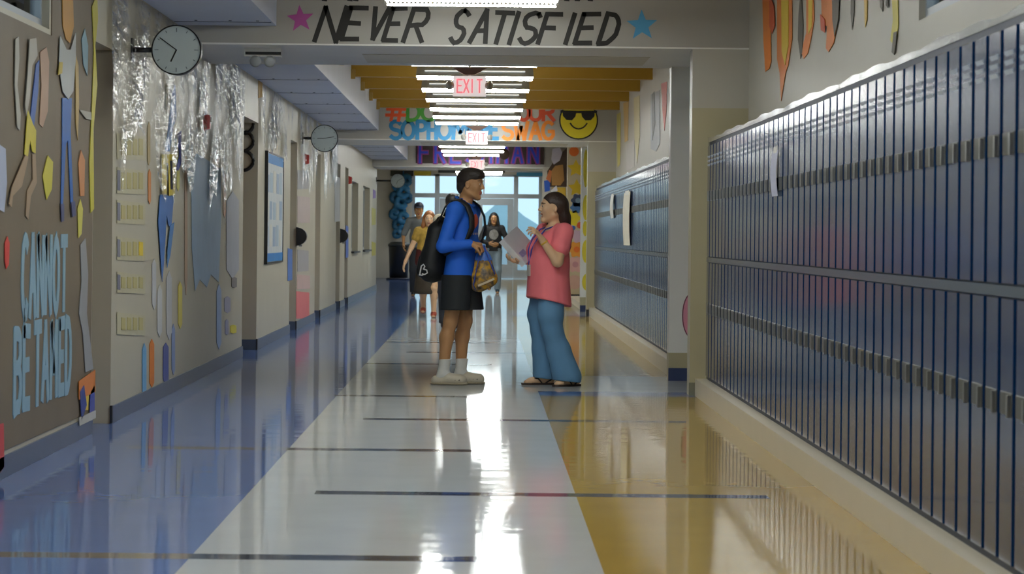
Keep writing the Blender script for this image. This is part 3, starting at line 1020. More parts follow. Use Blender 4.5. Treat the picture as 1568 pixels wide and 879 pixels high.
clock(497, 212, 0.345, 33.0, 'double-faced round clock halfway down the left wall', [(270, 0.5, 0.05), (80, 0.7, 0.04)])
clock(609, 277, 0.31, 56.0, 'small distant round clock beside the blue garland', [(200, 0.5, 0.05), (60, 0.7, 0.04)])

# fire alarm boxes -----------------------------------------------------------------
def alarm(px, py, label):
    y, z = on_side(px, py, LEFT_X)
    r = thing('fire_alarm', label, 'alarm', (LEFT_X, y, z))
    MB().box(0, 0.012, -0.06, 0.06, -0.07, 0.07).build('back_plate', M_DKRED, r)
    m = MB().add([(0.012, -0.055, -0.065), (0.012, 0.055, -0.065), (0.012, 0.055, 0.065), (0.012, -0.055, 0.065), (0.055, -0.045, -0.055), (0.055, 0.045, -0.055), (0.055, 0.045, 0.055), (0.055, -0.045, 0.055)],
                 [(3, 2, 1, 0), (4, 5, 6, 7), (0, 1, 5, 4), (1, 2, 6, 5), (2, 3, 7, 6), (3, 0, 4, 7)])
    m.build('horn_body', M_DKRED, r)
    MB().box(0.055, 0.068, -0.02, 0.02, 0.0, 0.04).build('strobe', M_WHITE, r)
alarm(312, 187, 'red fire alarm strobe on the wall of plastic-wrapped posters')
alarm(467, 244, 'red fire alarm strobe left of the second clock')
alarm(534, 276, 'small red fire alarm strobe far down the left wall')

# emergency light under the first header ----------------------------------------------
r = thing('emergency_light', 'white twin-head emergency light under the first header', 'light', (-1.68, 19.9, HEAD_Z))
MB().box(-0.14, 0.14, -0.06, 0.06, -0.065, 0.0).build('battery_box', M_WHITE, r)
MB().box(-0.13, 0.14, -0.066, -0.06, -0.052, -0.030).build('dark_band', M_BLACK, r)
for s in (-1, 1):
    MB().lathe([(0.02, 0), (0.04, 0.015), (0.045, 0.04), (0.03, 0.05)], (s * 0.045, -0.02, -0.095), (s * 0.3, -1, -0.2), 16).build('lamp_head', M_HOUS, r, True)
    MB().tube([(s * 0.045, -0.01, -0.05), (s * 0.045, -0.01, -0.085)], 0.008, 8).build('knuckle', M_BLACK, r)

# black dispensers on the left wall -------------------------------------------------------
def dispenser(px, py, label):
    y, z = on_side(px, py, LEFT_X)
    r = thing('soap_dispenser', label, 'dispenser', (LEFT_X, y, z))
    prof = [(0.0, -0.115)] + [(0.005 + 0.125 * math.cos(math.radians(a)), 0.11 * math.sin(math.radians(a))) for a in range(-80, 81, 16)] + [(0.0, 0.115)]
    MB().prism(prof, (0, -0.07, 0), (1, 0, 0), (0, 0, 1), (0, 1, 0), 0.14).build('cover', M_BLACK, r)
    MB().box(0.03, 0.07, -0.02, 0.02, -0.125, -0.10).build('nozzle', M_HOUS, r)
dispenser(454, 362, 'black rounded dispenser on the left wall past the framed board')
dispenser(521, 361, 'smaller black rounded dispenser further down the left wall')

# framed notice board ------------------------------------------------------------------------
yA, _ = on_side(405, 300, LEFT_X); yB, _ = on_side(432, 300, LEFT_X)
r = thing('notice_board', 'tall notice board with blue header and dark frame', 'notice board', (LEFT_X, yA, 0.86))
W, H = yB - yA, 1.19
m = MB(); m.box(0, 0.035, 0, 0.04, 0, H); m.box(0, 0.02, W - 0.04, W, 0, H); m.box(0, 0.02, 0.04, W - 0.04, 0, 0.015); m.box(0, 0.02, 0.04, W - 0.04, H - 0.015, H)
m.build('frame', M_BLACK, r)
MB().box(0.0, 0.012, 0.041, W - 0.041, 0.016, H - 0.016).build('backing', mat('pale_board_paper', (206, 212, 214), 0.5, 0.06, 5.0), r)
M_BBLUE = mat('bright_blue_paper', (40, 130, 200), 0.5, 0.05)
MB().box(0.0122, 0.015, 0.045, W - 0.045, H - 0.12, H - 0.02).build('header_strip', M_BBLUE, r)
MB().box(0.0122, 0.015, 0.045, W - 0.045, 0.02, 0.11).build('footer_strip', M_BBLUE, r)
q = random.Random(3)
for k in range(5):
    y0 = 0.12 + k * 0.44
    for j in range(3):
        z0 = 0.18 + j * 0.29
        MB().box(0.0122, 0.014, y0, y0 + q.uniform(0.26, 0.36), z0, z0 + q.uniform(0.18, 0.25)).build('notice', mat('notice_paper_%d' % ((k + j) % 3), [(170, 190, 204), (214, 214, 206), (150, 172, 196)][(k + j) % 3], 0.5, 0.06), r)

# black scalloped trim on the pillar face of the second recess ------------------------------------
Yp = 26.5
pts = []
for py_c in (190, 216, 246):
    x0, z0 = on_front(372, py_c, Yp)
    pts += [(x0 + 0.105 * math.cos(math.radians(a)), z0 + 0.10 * math.sin(math.radians(a))) for a in range(85, -86, -17)]
mb = MB()
mb.tube([(x, Yp - 0.012, z) for x, z in pts], 0.019, 8)
tag(mb.build('scalloped_trim', M_BLACK, None, True), 'black scalloped border trim on the cream pillar by the notice board', 'trim')

# trash can at the far left -----------------------------------------------------------------------
r = thing('trash_can', 'tall black trash can by the exit doors', 'trash can', (-2.2 + 0.02, 69.0, 0))
r.location.x = (611 - VPX) * 69 / FPX
MB().lathe([(0.20, 0), (0.24, 0.02), (0.27, 0.86), (0.28, 0.88)], (0, 0, 0), (0, 0, 1), 24).build('bin', M_BLACK, r, True)
MB().lathe([(0.29, 0.88), (0.29, 0.93), (0.22, 0.99), (0.12, 1.0)], (0, 0, 0), (0, 0, 1), 24).build('lid', mat('dark_grey_lid', (40, 46, 52), 0.4), r, True)
MB().lathe([(0.33, 0.0), (0.33, 0.04), (0.26, 0.05)], (0, 0, 0), (0, 0, 1), 24).build('dolly', mat('navy_dolly', (24, 34, 60), 0.5), r, True)
# ------------------------------------------------------------------ painted lettering on the headers
M_INK = mat('black_brush_paint', (30, 28, 24), 0.6, 0.1, 20.0)
hd = bpy.data.objects['trim_1']
Yh = PORT[0][0]
fr = frame_front(Yh, 0.0005)
def header_line(items, Y, frame, parent, base_py, top_py, bw, m, slant=0.22, jitter=0.02):
    for ch, px0, px1 in items:
        x0, z0 = on_front(px0, base_py, Y)
        x1, z1 = on_front(px1, top_py, Y)
        h = z1 - z0
        w = (x1 - x0) - slant * h
        letter(ch, x0, z0, max(w, 0.02), h, bw, frame, m(ch) if callable(m) else m, parent, 0.002, slant, 'letter', jitter)
for it, b_, t_ in ((('N', 482, 531), 63, 11), (('E', 523, 562), 60, 12), (('V', 560, 596), 60, 13), (('E', 587, 622), 61, 13), (('R', 618, 661), 64, 14),
                   (('S', 687, 721), 65, 17), (('A', 719, 758), 65, 16), (('T', 747, 786), 65, 20), (('I', 777, 797), 66, 20), (('S', 793, 831), 66, 20),
                   (('F', 824, 860), 66, 22), (('I', 861, 885), 66, 22), (('E', 880, 918), 66, 22), (('D', 916, 953), 67, 22)):
    header_line([it], Yh, fr, hd, b_, t_, 0.036, M_INK, 0.30)
# feet of the upper line of writing that the frame cuts off
for px0, px1 in ((497, 506), (536, 544), (545, 552), (868, 874), (884, 886), (904, 911)):
    a, b = on_front(px0, -1, Yh), on_front(px1, -64, Yh)
    MB().stroke([a, ((a[0] + b[0]) / 2, (a[1] + b[1]) / 2), b], 0.04, *fr, 0.002).build('letter', M_INK, hd)
x, z = on_front(460, 29, Yh)
cut('star', star(x, z, 0.105, 95), fr, mat('magenta_paint', (186, 84, 160), 0.5), parent=hd, t=0.002)
x, z = on_front(983, 39, Yh)
cut('star', star(x, z, 0.12, 92), fr, mat('sky_blue_paint', (84, 164, 210), 0.5), parent=hd, t=0.002)

hd2 = bpy.data.objects['trim_2']
Y2 = PORT[1][0]
fr2 = frame_front(Y2, 0.0005)
M_ORG = mat('orange_red_paint', (236, 92, 40), 0.5); M_GRN = mat('green_paint', (70, 150, 50), 0.5)
M_TEAL = mat('teal_blue_paint', (36, 128, 178), 0.5); M_RED = mat('red_orange_paint', (216, 84, 50), 0.5); M_ORG2 = mat('orange_paint', (240, 140, 40), 0.5)
header_line([('#', 592, 620)], Y2, fr2, hd2, 184, 160, 0.05, M_ORG, 0.0, 0.02)
header_line([('D', 624, 642), ('O', 646, 668)], Y2, fr2, hd2, 184, 160, 0.055, M_GRN, 0.0, 0.0)
header_line([('Y', 770, 792), ('O', 794, 810), ('U', 812, 828), ('R', 832, 848)], Y2, fr2, hd2, 184, 162, 0.055, M_RED, 0.0, 0.0)
header_line([('S', 598, 614), ('O', 616, 634), ('P', 639, 653), ('H', 656, 668), ('O', 671, 690), ('M', 694, 716), ('O', 719, 734), ('R', 737, 748), ('E', 751, 762)], Y2, fr2, hd2, 212, 186, 0.06, M_TEAL, 0.0, 0.0)
header_line([('S', 770, 785), ('W', 788, 808), ('A', 812, 828), ('G', 831, 847)], Y2, fr2, hd2, 213, 187, 0.055, M_ORG2, 0.0, 0.0)
# sunglasses face
x, z = on_front(886, 184, Y2)
R = 0.29
M_YEL = mat('yellow_paper', (232, 214, 40), 0.5, 0.04)
face = tag(cut('smiley_face', blob(x, z, R, R, 36), frame_front(Y2, 0.004), M_INK), 'round yellow smiling face wearing black sunglasses on the second header', 'decoration')
cut('disc', blob(x, z, R * 0.93, R * 0.93, 36), frame_front(Y2, 0.0085), M_YEL, parent=face)
for s in (-1, 1):
    L = [(x + s * 0.03, z + 0.13), (x + s * 0.24, z + 0.13), (x + s * 0.235, z + 0.06), (x + s * 0.18, z + 0.0), (x + s * 0.10, z - 0.005), (x + s * 0.05, z + 0.05)]
    cut('lens', L, frame_front(Y2, 0.013), M_BLACK, parent=face)
MB().stroke([(x - 0.26, z + 0.125), (x, z + 0.12), (x + 0.26, z + 0.125)], 0.035, *frame_front(Y2, 0.0165), 0.003).build('glasses_bridge', M_BLACK, face)
MB().stroke(arc(x, z + 0.06, 0.15, 0.19, 215, 325, 9), 0.022, *frame_front(Y2, 0.013), 0.003).build('smile', M_BLACK, face)

# FRESHMAN board
Y3 = PORT[2][0]
bx0, bz1 = on_front(637, 214, Y3); bx1, bz0 = on_front(833, 252, Y3)
board = tag(cut('name_board', [(bx0, bz0), (bx1, bz0), (bx1, bz1), (bx0, bz1)], frame_front(Y3, 0.001), mat('dark_brown_paper', (52, 38, 34), 0.6, 0.06), t=0.02), 'dark board reading FRESHMAN in blue and purple letters', 'sign')
M_BL = mat('royal_blue_paint', (40, 60, 190), 0.5); M_PU = mat('purple_paint', (140, 50, 120), 0.5)
for k, ch in enumerate('FRESHMAN'):
    px0 = 641 + k * 23.8
    for bw, mm, dd in ((0.10, M_PU, 0.022), (0.05, M_BL, 0.026)):
        x0, z0 = on_front(px0 + 2, 249, Y3); x1, z1 = on_front(px0 + 16, 219, Y3)
        letter(ch, x0, z0, x1 - x0, z1 - z0, bw, frame_front(Y3, dd), mm, board)

# paper banners over the exit glazing
def banner(px0, px1, py0, py1, Y, m, label):
    x0, z1 = on_front(px0, py0, Y); x1, z0 = on_front(px1, py1, Y)
    return tag(cut('paper_banner', [(x0, z0), (x1, z0), (x1, z1), (x0, z1)], frame_front(Y, 0.002), m, t=0.02), label, 'banner', 'paper banners over the exit doors')
M_BK = mat('charcoal_paper', (44, 46, 44), 0.6); M_LIL = mat('pale_lilac_paper', (206, 212, 226), 0.6); M_YB = mat('mustard_paper', (196, 176, 50), 0.6)
YE = YEND
banner(671, 703, 255, 265, YE - 0.001, M_BK, 'charcoal paper banner over the exit doors, left of the dark-haired head in profile')
banner(741, 773, 255, 265, YE - 0.001, M_BK, 'charcoal paper banner over the exit doors, right of the dark-haired head in profile')
banner(634, 660, 262, 269, YE - 0.03, M_YB, 'mustard paper banner over the left sidelight')
banner(598, 633, 261, 270, YE - 0.001, M_BK, 'charcoal paper banner above the blue garland')
banner(622, 670, 253, 261, YE - 0.001, M_LIL, 'long pale lilac paper banner over the left sidelight')
banner(774, 834, 254, 263, YE - 0.001, M_LIL, 'long pale lilac paper banner over the right sidelight')
banner(791, 834, 264, 270, YE - 0.03, mat('deep_sky_paper', (60, 140, 180), 0.6), 'sky blue paper banner under the right lilac banner')

# blue paper garland on the end wall
x, z = on_front(615, 300, YE)
gl = thing('paper_garland', 'twisting blue paper garland hanging beside the trash can', 'garland', (0, YE, 0))
M_GAR = [mat('garland_blue', (44, 116, 164), 0.5, 0.1), mat('garland_teal', (30, 92, 130), 0.5, 0.1)]
pxs = [(612, 282, 10), (622, 276, 8), (618, 294, 9), (606, 302, 8), (614, 310, 9), (624, 303, 7), (612, 322, 9), (604, 328, 7), (618, 334, 8), (610, 344, 8), (617, 352, 7), (608, 358, 6)]
for k, (px, py, rr) in enumerate(pxs):
    x, z = on_front(px, py, YE); R = rr * YE / FPX
    ring = [(x + R * 0.75 * math.cos(a), -0.10 - 0.03 * (k % 3), z + R * 0.75 * math.sin(a)) for a in [2 * math.pi * i / 16 for i in range(16)]]
    MB().tube(ring, R * 0.55, 8, True).build('paper_loop', M_GAR[k % 2], gl, True)
pl = [(on_front(px, py, YE)[0], -0.08, on_front(px, py, YE)[1]) for px, py in ((618, 262), (616, 290), (614, 320), (612, 362))]
MB().tube(pl, 0.02, 6).build('string', M_GAR[1], gl)
# dark ball hanging below the third bay lights
x, z = on_front(772, 236, 52.0)
bl = thing('paper_lantern', 'dark brown round paper lantern hanging in front of the FRESHMAN board', 'lantern', (x, 52.0, z))
MB().lathe([(0.01, -0.11)] + [(0.11 * math.cos(math.radians(a)), 0.11 * math.sin(math.radians(a))) for a in range(-75, 76, 15)] + [(0.01, 0.11)], (0, 0, 0), (0, 0, 1), 20).build('ball', mat('dark_brown_lantern', (66, 50, 42), 0.6), bl, True)
MB().tube([(0, 0, 0.1), (0, 0, CEIL_Z - z)], 0.006, 6).build('cord', M_BLACK, bl)

# ------------------------------------------------------------------ kraft paper mural on the near left wall
M_KRAFT = mat('brown_kraft_paper', (118, 104, 84), 0.55, 0.10, 2.5, bump=0.25, bscale=3.0)
kr = thing('kraft_mural', 'wall-wide brown kraft paper sheet reading CANNOT BE TAMED', 'mural', (LEFT_X, 0, 0))
K0, K1 = 7.0, 15.25
MB().box(0.0, 0.006, K0, K1, 0.13, LWIN[2] - 0.03).build('kraft_sheet', M_KRAFT, kr)
MB().box(0.0, 0.006, LWIN[1] + 0.05, K1, LWIN[2] - 0.03, 2.70).build('kraft_sheet', M_KRAFT, kr)
M_LB = mat('light_blue_letters', (138, 172, 190), 0.5, 0.05)
def wall_letters(txt, spans, py_top, py_bot, bw, m, off, parent, name='letter'):
    for ch, (a, b) in zip(txt, spans):
        yb, z0 = on_side(a, py_bot(a), LEFT_X); ye, _ = on_side(b, py_bot(b), LEFT_X)
        _, z1 = on_side(a, py_top(a), LEFT_X)
        o, eu, ev, en = (off, 0, 0), (0, 1, 0), (0, 0, 1), (1, 0, 0)
        letter(ch, yb, z0, (ye - yb) * 0.78, z1 - z0, bw, (o, eu, ev, en), m, parent, 0.004, 0.0, name, 0.02)
wall_letters('CANNOT', [(31, 41), (43, 53), (55, 65), (67, 77), (79, 89), (91, 101)], lambda x: 364 + (x - 30) * 0.10, lambda x: 482 - (x - 30) * 0.18, 0.075, M_LB, 0.0065, kr)
wall_letters('BETAMED', [(19, 31), (33, 44), (50, 61), (62, 73), (75, 86), (88, 96), (98, 107)], lambda x: 510 - (x - 18) * 0.20, lambda x: 627 - (x - 18) * 0.40, 0.075, M_LB, 0.0065, kr)

def wp(pts, X=None):
    X = LEFT_X if X is None else X
    return [on_side(px, py, X) for px, py in pts]
COL = {}
def pm(rgb, rough=0.5):
    k = 'paper_%02x%02x%02x' % rgb
    return mat(k, rgb, rough, 0.06, 6.0)
def paper(name, label, pts, rgb, off=0.009, cat='cut-out', parent=None, group=None):
    return cut(name, wp(pts), ((off if parent is kr else LEFT_X + off, 0, 0), (0, 1, 0), (0, 0, 1), (1, 0, 0)), pm(rgb), label, cat, parent, 0.003, group)

def assembled(name, label, cat, parts, off=0.009):
    """one paper figure made of several pasted pieces"""
    r = thing(name, label, cat, (LEFT_X, 0, 0))
    for k, (pn, rgb, pts) in enumerate(parts):
        cut(pn, wp(pts), ((off + 0.0035 * (k % 3), 0, 0), (0, 1, 0), (0, 0, 1), (1, 0, 0)), pm(rgb), parent=r, t=0.003)
    return r
SIL, SKIN_P = (176, 172, 160), (164, 138, 108)
assembled('paper_figure', 'paper cut-out dancer with blue top and yellow trousers on brown paper', 'cut-out', [
    ('paper_top', (40, 90, 170), [(44, 170), (52, 98), (57, 92), (55, 140), (48, 197), (42, 192)]),
    ('paper_trousers', (206, 190, 50), [(38, 168), (46, 190), (51, 200), (50, 235), (45, 232), (42, 215), (38, 240), (33, 236)]),
    ('paper_leg', SKIN_P, [(33, 238), (38, 240), (28, 285), (14, 300), (12, 318), (8, 312), (12, 288)]),
    ('paper_leg', SKIN_P, [(46, 236), (51, 236), (53, 280), (44, 300), (40, 336), (36, 330), (38, 292), (47, 275)]),
    ('paper_arm', SIL, [(19, 60), (24, 56), (25, 90), (22, 130), (27, 175), (26, 200), (22, 195), (18, 130)]),
    ('paper_arm', SIL, [(40, 60), (50, 58), (52, 85), (44, 100), (40, 150), (35, 178), (33, 160), (37, 110)]),
    ('paper_back', (176, 142, 116), [(58, 80), (68, 72), (72, 95), (70, 170), (62, 195), (57, 190), (60, 130)]),
])
assembled('paper_figure', 'tall paper cut-out figure with orange head and blue legs', 'cut-out', [
    ('paper_head', (200, 146, 50), [(92, -20), (108, -20), (110, 40), (104, 66), (98, 60), (93, 40)]),
    ('paper_vest', (180, 184, 182), [(88, 55), (98, 76), (104, 76), (112, 50), (112, 90), (108, 140), (100, 152), (92, 140), (86, 100)]),
    ('paper_sleeve', (196, 172, 60), [(86, 95), (91, 95), (90, 112), (84, 115)]),
    ('paper_trousers', (36, 100, 180), [(92, 150), (107, 150), (105, 200), (109, 308), (105, 312), (101, 215), (98, 220), (93, 318), (90, 312), (92, 220)]),
    ('paper_shoe', (70, 76, 120), [(89, 312), (94, 312), (94, 338), (90, 340)]),
    ('paper_shoe', (70, 76, 120), [(104, 310), (110, 308), (111, 330), (106, 332)]),
    ('paper_arm', (190, 160, 90), [(112, 80), (117, 100), (118, 160), (116, 215), (113, 190), (113, 140)]),
])
assembled('paper_figure', 'yellow ribbon-like paper figure at the edge of the brown paper', 'cut-out', [
    ('paper_body', (206, 196, 60), [(138, 10), (146, -10), (147, 30), (143, 70), (146, 130), (140, 200), (141, 320), (136, 326), (134, 250), (138, 160), (141, 80)]),
    ('paper_hand', SIL, [(118, 168), (136, 172), (136, 184), (128, 182)]),
])
assembled('paper_figure', 'grey paper leg stepping down beside the blue letters', 'cut-out', [
    ('paper_leg', (150, 152, 154), [(120, 375), (128, 365), (132, 420), (130, 480), (136, 530), (140, 565), (128, 570), (124, 510), (118, 480), (122, 430)]),
    ('paper_shoe', (222, 130, 50), [(117, 584), (142, 566), (142, 600), (117, 612)]),
    ('paper_shoe_stripe', (60, 76, 150), [(118, 600), (124, 590), (128, 620), (120, 645)]),
    ('paper_shoe_stripe', (226, 196, 70), [(127, 585), (134, 580), (132, 628), (127, 628)]),
    ('paper_shoe_stripe', (70, 80, 160), [(135, 600), (141, 590), (141, 630), (133, 640)]),
    ('paper_sole', (196, 194, 186), [(116, 640), (142, 628), (142, 640), (117, 652)]),
])
paper('paper_diamond', 'yellow paper diamond left of the blue-legged figure', [(62, 270), (70, 238), (78, 248), (76, 290), (68, 306)], (206, 196, 60))
paper('paper_diamond', 'pale blue paper diamond high on the brown paper', [(122, 60), (127, 44), (132, 70), (131, 116), (125, 100)], (138, 172, 186))
paper('paper_diamond', 'orange paper diamond at the edge of the brown paper', [(117, 250), (121, 230), (127, 245), (126, 300), (120, 300)], (206, 138, 80))
paper('paper_diamond', 'narrow yellow paper strip above the grey paper leg', [(116, 320), (120, 305), (124, 320), (122, 358), (117, 365)], (214, 206, 90))
paper('paper_patch', 'lilac paper patch at the left edge of the mural', [(-6, 220), (5, 228), (7, 280), (3, 325), (-6, 320)], (176, 186, 210))
paper('paper_flower', 'red paper tulip left of the word CANNOT', [(4, 372), (8, 362), (11, 372), (10, 405), (6, 412), (4, 400)], (214, 66, 56))
paper('paper_patch', 'red paper patch low at the left edge of the mural', [(-8, 650), (2, 648), (3, 715), (-8, 730)], (206, 70, 70))

# ------------------------------------------------------------------ posters on the cream wall behind
rows = [(204, 244), (256, 296), (306, 342), (362, 398), (416, 448), (478, 512)]
for k, (a, b) in enumerate(rows):
    sh = (b - a)
    r = assembled('class_poster', 'faded yellow letter poster, %s from the top of its column' % ordinal(k + 1), 'poster', [
        ('poster_sheet', (196, 190, 160), [(178, a), (221, a + 6), (221, b + 2), (178, b)]),
    ], 0.003)
    for j in range(4):
        x0 = 184 + j * 9
        cut('poster_letter', wp([(x0, a + 8), (x0 + 6, a + 9), (x0 + 6, b - 6), (x0, b - 7)]), ((0.0065, 0, 0), (0, 1, 0), (0, 0, 1), (1, 0, 0)), pm((188, 178, 118) if j < 3 or k != 3 else (226, 200, 40)), parent=r, t=0.003)
    if k in (1, 2, 3, 4):
        cut('poster_label', wp([(178, a + 4), (182, a + 5), (182, b - 4), (178, b - 5)]), ((0.0065, 0, 0), (0, 1, 0), (0, 0, 1), (1, 0, 0)), pm((120, 120, 140)), parent=r, t=0.003)
assembled('paper_figure', 'blue paper athlete with yellow lettered shirt on the cream wall', 'cut-out', [
    ('paper_arm', (66, 122, 190), [(262, 140), (266, 130), (268, 178), (262, 200), (258, 232), (251, 232), (256, 190)]),
    ('paper_shirt', (222, 200, 70), [(245, 236), (266, 236), (265, 298), (256, 300), (255, 250), (252, 250), (252, 297), (245, 296)]),
    ('paper_letters', (60, 62, 90), [(257, 246), (260, 246), (261, 290), (258, 290)]),
    ('paper_trousers', (58, 112, 184), [(243, 298), (264, 300), (260, 350), (256, 345), (253, 330), (249, 400), (246, 432), (243, 380), (240, 340)]),
    ('paper_leg', (78, 134, 196), [(258, 345), (264, 340), (258, 390), (253, 410), (254, 380)]),
    ('paper_scarf', (60, 70, 150), [(268, 205), (274, 200), (274, 250), (269, 262), (266, 258), (271, 240)]),
])
for k, (x0, x1, a, b, rgb, lab) in enumerate([
    (232, 238, 400, 470, (196, 198, 200), 'white paper strip left of the blue paper legs'),
    (240, 247, 440, 512, (200, 202, 202), 'white paper strip under the blue paper legs'),
    (254, 262, 420, 515, (194, 196, 198), 'white paper strip right of the blue paper legs'),
    (272, 278, 435, 500, (222, 206, 90), 'yellow paper strip low on the cream wall'),
    (282, 286, 240, 440, (190, 160, 130), 'tan paper strip beside the pale blue field'),
    (228, 235, 523, 590, (226, 130, 40), 'orange paper strip near the floor of the cream wall'),
    (217, 223, 530, 608, (110, 170, 214), 'sky blue paper strip left of the orange strip'),
    (249, 257, 528, 585, (80, 92, 160), 'indigo paper strip right of the orange strip'),
    (262, 267, 500, 570, (140, 160, 204), 'pale indigo paper strip beyond the indigo strip'),
    (331, 338, 440, 530, (150, 178, 220), 'powder blue paper strip hanging near the recess corner'),
    (270, 274, 230, 290, (214, 206, 100), 'slim yellow strip between the athlete and the pale blue field'),
    (225, 229, 190, 250, (180, 160, 110), 'tan strip above the poster column'),
    (226, 230, 262, 310, (216, 140, 70), 'small orange strip right of the poster column'),
    (252, 256, 130, 172, (120, 108, 70), 'olive paper leaf high under the large clock'),
    (341, 345, 265, 330, (206, 160, 130), 'peach paper strip near the recess corner'),
    (346, 365, 300, 420, (176, 180, 190), 'pale grey poster beside the recess corner'),
    (354, 362, 425, 440, (130, 124, 124), 'small grey card beside the recess corner'),
    (343, 352, 455, 478, (160, 160, 186), 'small lilac card low beside the recess corner'),
    (344, 349, 490, 512, (150, 152, 184), 'lowest lilac card beside the recess corner'),
    (352, 361, 498, 510, (226, 214, 50), 'bright yellow scrap low beside the recess corner')]):
    h = (b - a) * 0.06
    paper('paper_strip', lab, [(x0, a + h), ((x0 + x1) / 2, a - h), (x1, a + h), (x1, b - h), ((x0 + x1) / 2, b + h), (x0, b - h)], rgb, 0.003)
paper('paper_field', 'ragged pale blue paper field on the cream wall under the red alarm', [(292, 250), (300, 235), (318, 246), (337, 258), (338, 330), (334, 432), (322, 420), (316, 440), (305, 428), (298, 445), (293, 380)], (156, 186, 214), 0.003)

# plastic film over the posters
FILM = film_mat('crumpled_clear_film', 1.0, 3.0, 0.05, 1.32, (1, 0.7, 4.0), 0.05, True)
def film(y0, y1, z0, z1, label):
    ny, nz = max(4, int((y1 - y0) / 0.25)), max(3, int((z1 - z0) / 0.35))
    q = random.Random(int(y0 * 10))
    vs, fs = [], []
    for i in range(ny + 1):
        zb = z0 + q.uniform(0, 0.45) * (z1 - z0)
        for j in range(nz + 1):
            vs.append((0.032 + q.uniform(-0.004, 0.006), y0 + (y1 - y0) * i / ny, zb + (z1 - zb) * j / nz))
    for i in range(ny):
        for j in range(nz):
            a = i * (nz + 1) + j
            fs.append((a, a + nz + 1, a + nz + 2, a + 1))
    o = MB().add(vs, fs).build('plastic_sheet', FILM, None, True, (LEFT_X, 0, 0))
    tag(o, label, 'plastic sheet')
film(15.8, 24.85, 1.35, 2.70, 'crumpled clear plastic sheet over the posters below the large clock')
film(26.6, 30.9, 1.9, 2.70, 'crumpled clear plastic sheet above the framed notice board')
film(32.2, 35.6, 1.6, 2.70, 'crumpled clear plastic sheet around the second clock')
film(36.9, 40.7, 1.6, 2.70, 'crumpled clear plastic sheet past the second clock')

# posters further down the left wall
for (x0, x1, a, b, rgb, lab) in [
    (440, 447, 380, 430, (80, 120, 190), 'blue paper strip after the framed notice board'),
    (455, 472, 260, 290, (170, 170, 172), 'grey sketch sheet below the second alarm'),
    (455, 474, 300, 342, (196, 180, 176), 'pale pink sheet above the first black dispenser'),
    (455, 472, 382, 416, (166, 164, 166), 'grey sketch sheet under the first black dispenser'),
    (454, 474, 420, 443, (206, 176, 168), 'pale rose sheet low on the left wall'),
    (453, 473, 446, 488, (232, 120, 120), 'pink sheet near the floor past the notice board'),
    (512, 520, 270, 340, (176, 180, 184), 'grey sheet before the second black dispenser'),
    (529, 533, 345, 395, (70, 110, 200), 'blue strip beside the second black dispenser'),
    (571, 575, 290, 304, (120, 80, 190), 'small violet card far down the left wall'),
    (395, 401, 108, 150, (206, 160, 70), 'orange strip high beside the scalloped trim'),
    (569, 575, 318, 345, (200, 196, 90), 'yellow card at the far end of the left wall'),
    (569, 575, 370, 392, (206, 196, 60), 'lower yellow card at the far end of the left wall')]:
    paper('paper_sheet', lab, [(x0, a), (x1, a + 2), (x1, b - 1), (x0, b)], rgb, 0.003)

# ------------------------------------------------------------------ painted flames on the right wall above the lockers
def wr(pts):
    return [on_side(px, py, RIGHT_X) for px, py in pts]
def flame(label, parts):
    r = thing('paper_flame', label, 'cut-out', (RIGHT_X, 0, 0))
    for k, (rgb, pts) in enumerate(parts):
        cut('flame_tongue', wr(pts), ((-0.003 - 0.0035 * k, 0, 0), (0, 1, 0), (0, 0, 1), (-1, 0, 0)), pm(rgb), parent=r, t=0.003)
OR, YE_, RD, DK = (226, 130, 40), (226, 200, 50), (206, 84, 40), (74, 66, 50)
flame('orange paper flame nearest the pilaster on the right wall', [(OR, [(1168, -30), (1180, -30), (1181, 40), (1182, 95), (1179, 105), (1173, 110), (1170, 60)]), (RD, [(1180, -10), (1187, 10), (1188, 40), (1184, 52), (1180, 40)])])
flame('long yellow and orange paper flame reaching down to the lockers', [(OR, [(1191, -30), (1214, -30), (1214, 60), (1208, 100), (1204, 112), (1197, 155), (1195, 112), (1191, 90)]), (YE_, [(1198, -30), (1209, -30), (1209, 70), (1204, 100), (1199, 80)])])
flame('curling orange paper flame in the middle of the right wall', [(OR, [(1236, -30), (1246, -30), (1248, 30), (1243, 60), (1238, 82), (1232, 90), (1229, 82), (1232, 64), (1236, 50)]), (YE_, [(1240, -10), (1246, -10), (1245, 40), (1240, 52)])])
flame('dark orange paper flame with brown edge on the right wall', [(OR, [(1258, -30), (1285, -30), (1283, 40), (1278, 66), (1270, 80), (1266, 74), (1268, 40), (1260, 40)]), (DK, [(1276, -30), (1288, -30), (1286, 30), (1280, 56), (1277, 30)]), (RD, [(1259, 22), (1266, 30), (1266, 50), (1260, 46)])])
flame('lone yellow and olive paper flame by the clerestory window', [((206, 196, 70), [(1366, -30), (1376, -30), (1377, 40), (1372, 72), (1365, 62), (1369, 30)]), (DK, [(1371, 50), (1376, 48), (1372, 84), (1368, 80)])])
flame('thin dark paper streak between the flames', [(DK, [(1305, -30), (1310, -30), (1309, 20), (1306, 46), (1304, 20)])])
flame('thin yellow paper streak between the flames', [((206, 170, 60), [(1324, -30), (1330, -30), (1329, 30), (1326, 42)])])
flame('pair of short dark paper streaks by the lone flame', [(DK, [(1348, -30), (1354, -30), (1353, 18), (1349, 10)]), (DK, [(1359, -30), (1363, -30), (1362, 12), (1359, 8)])])
flame('dark thin paper tongue left of the curling flame', [(DK, [(1224, 20), (1228, -20), (1231, 40), (1230, 80), (1227, 90), (1223, 60)])])
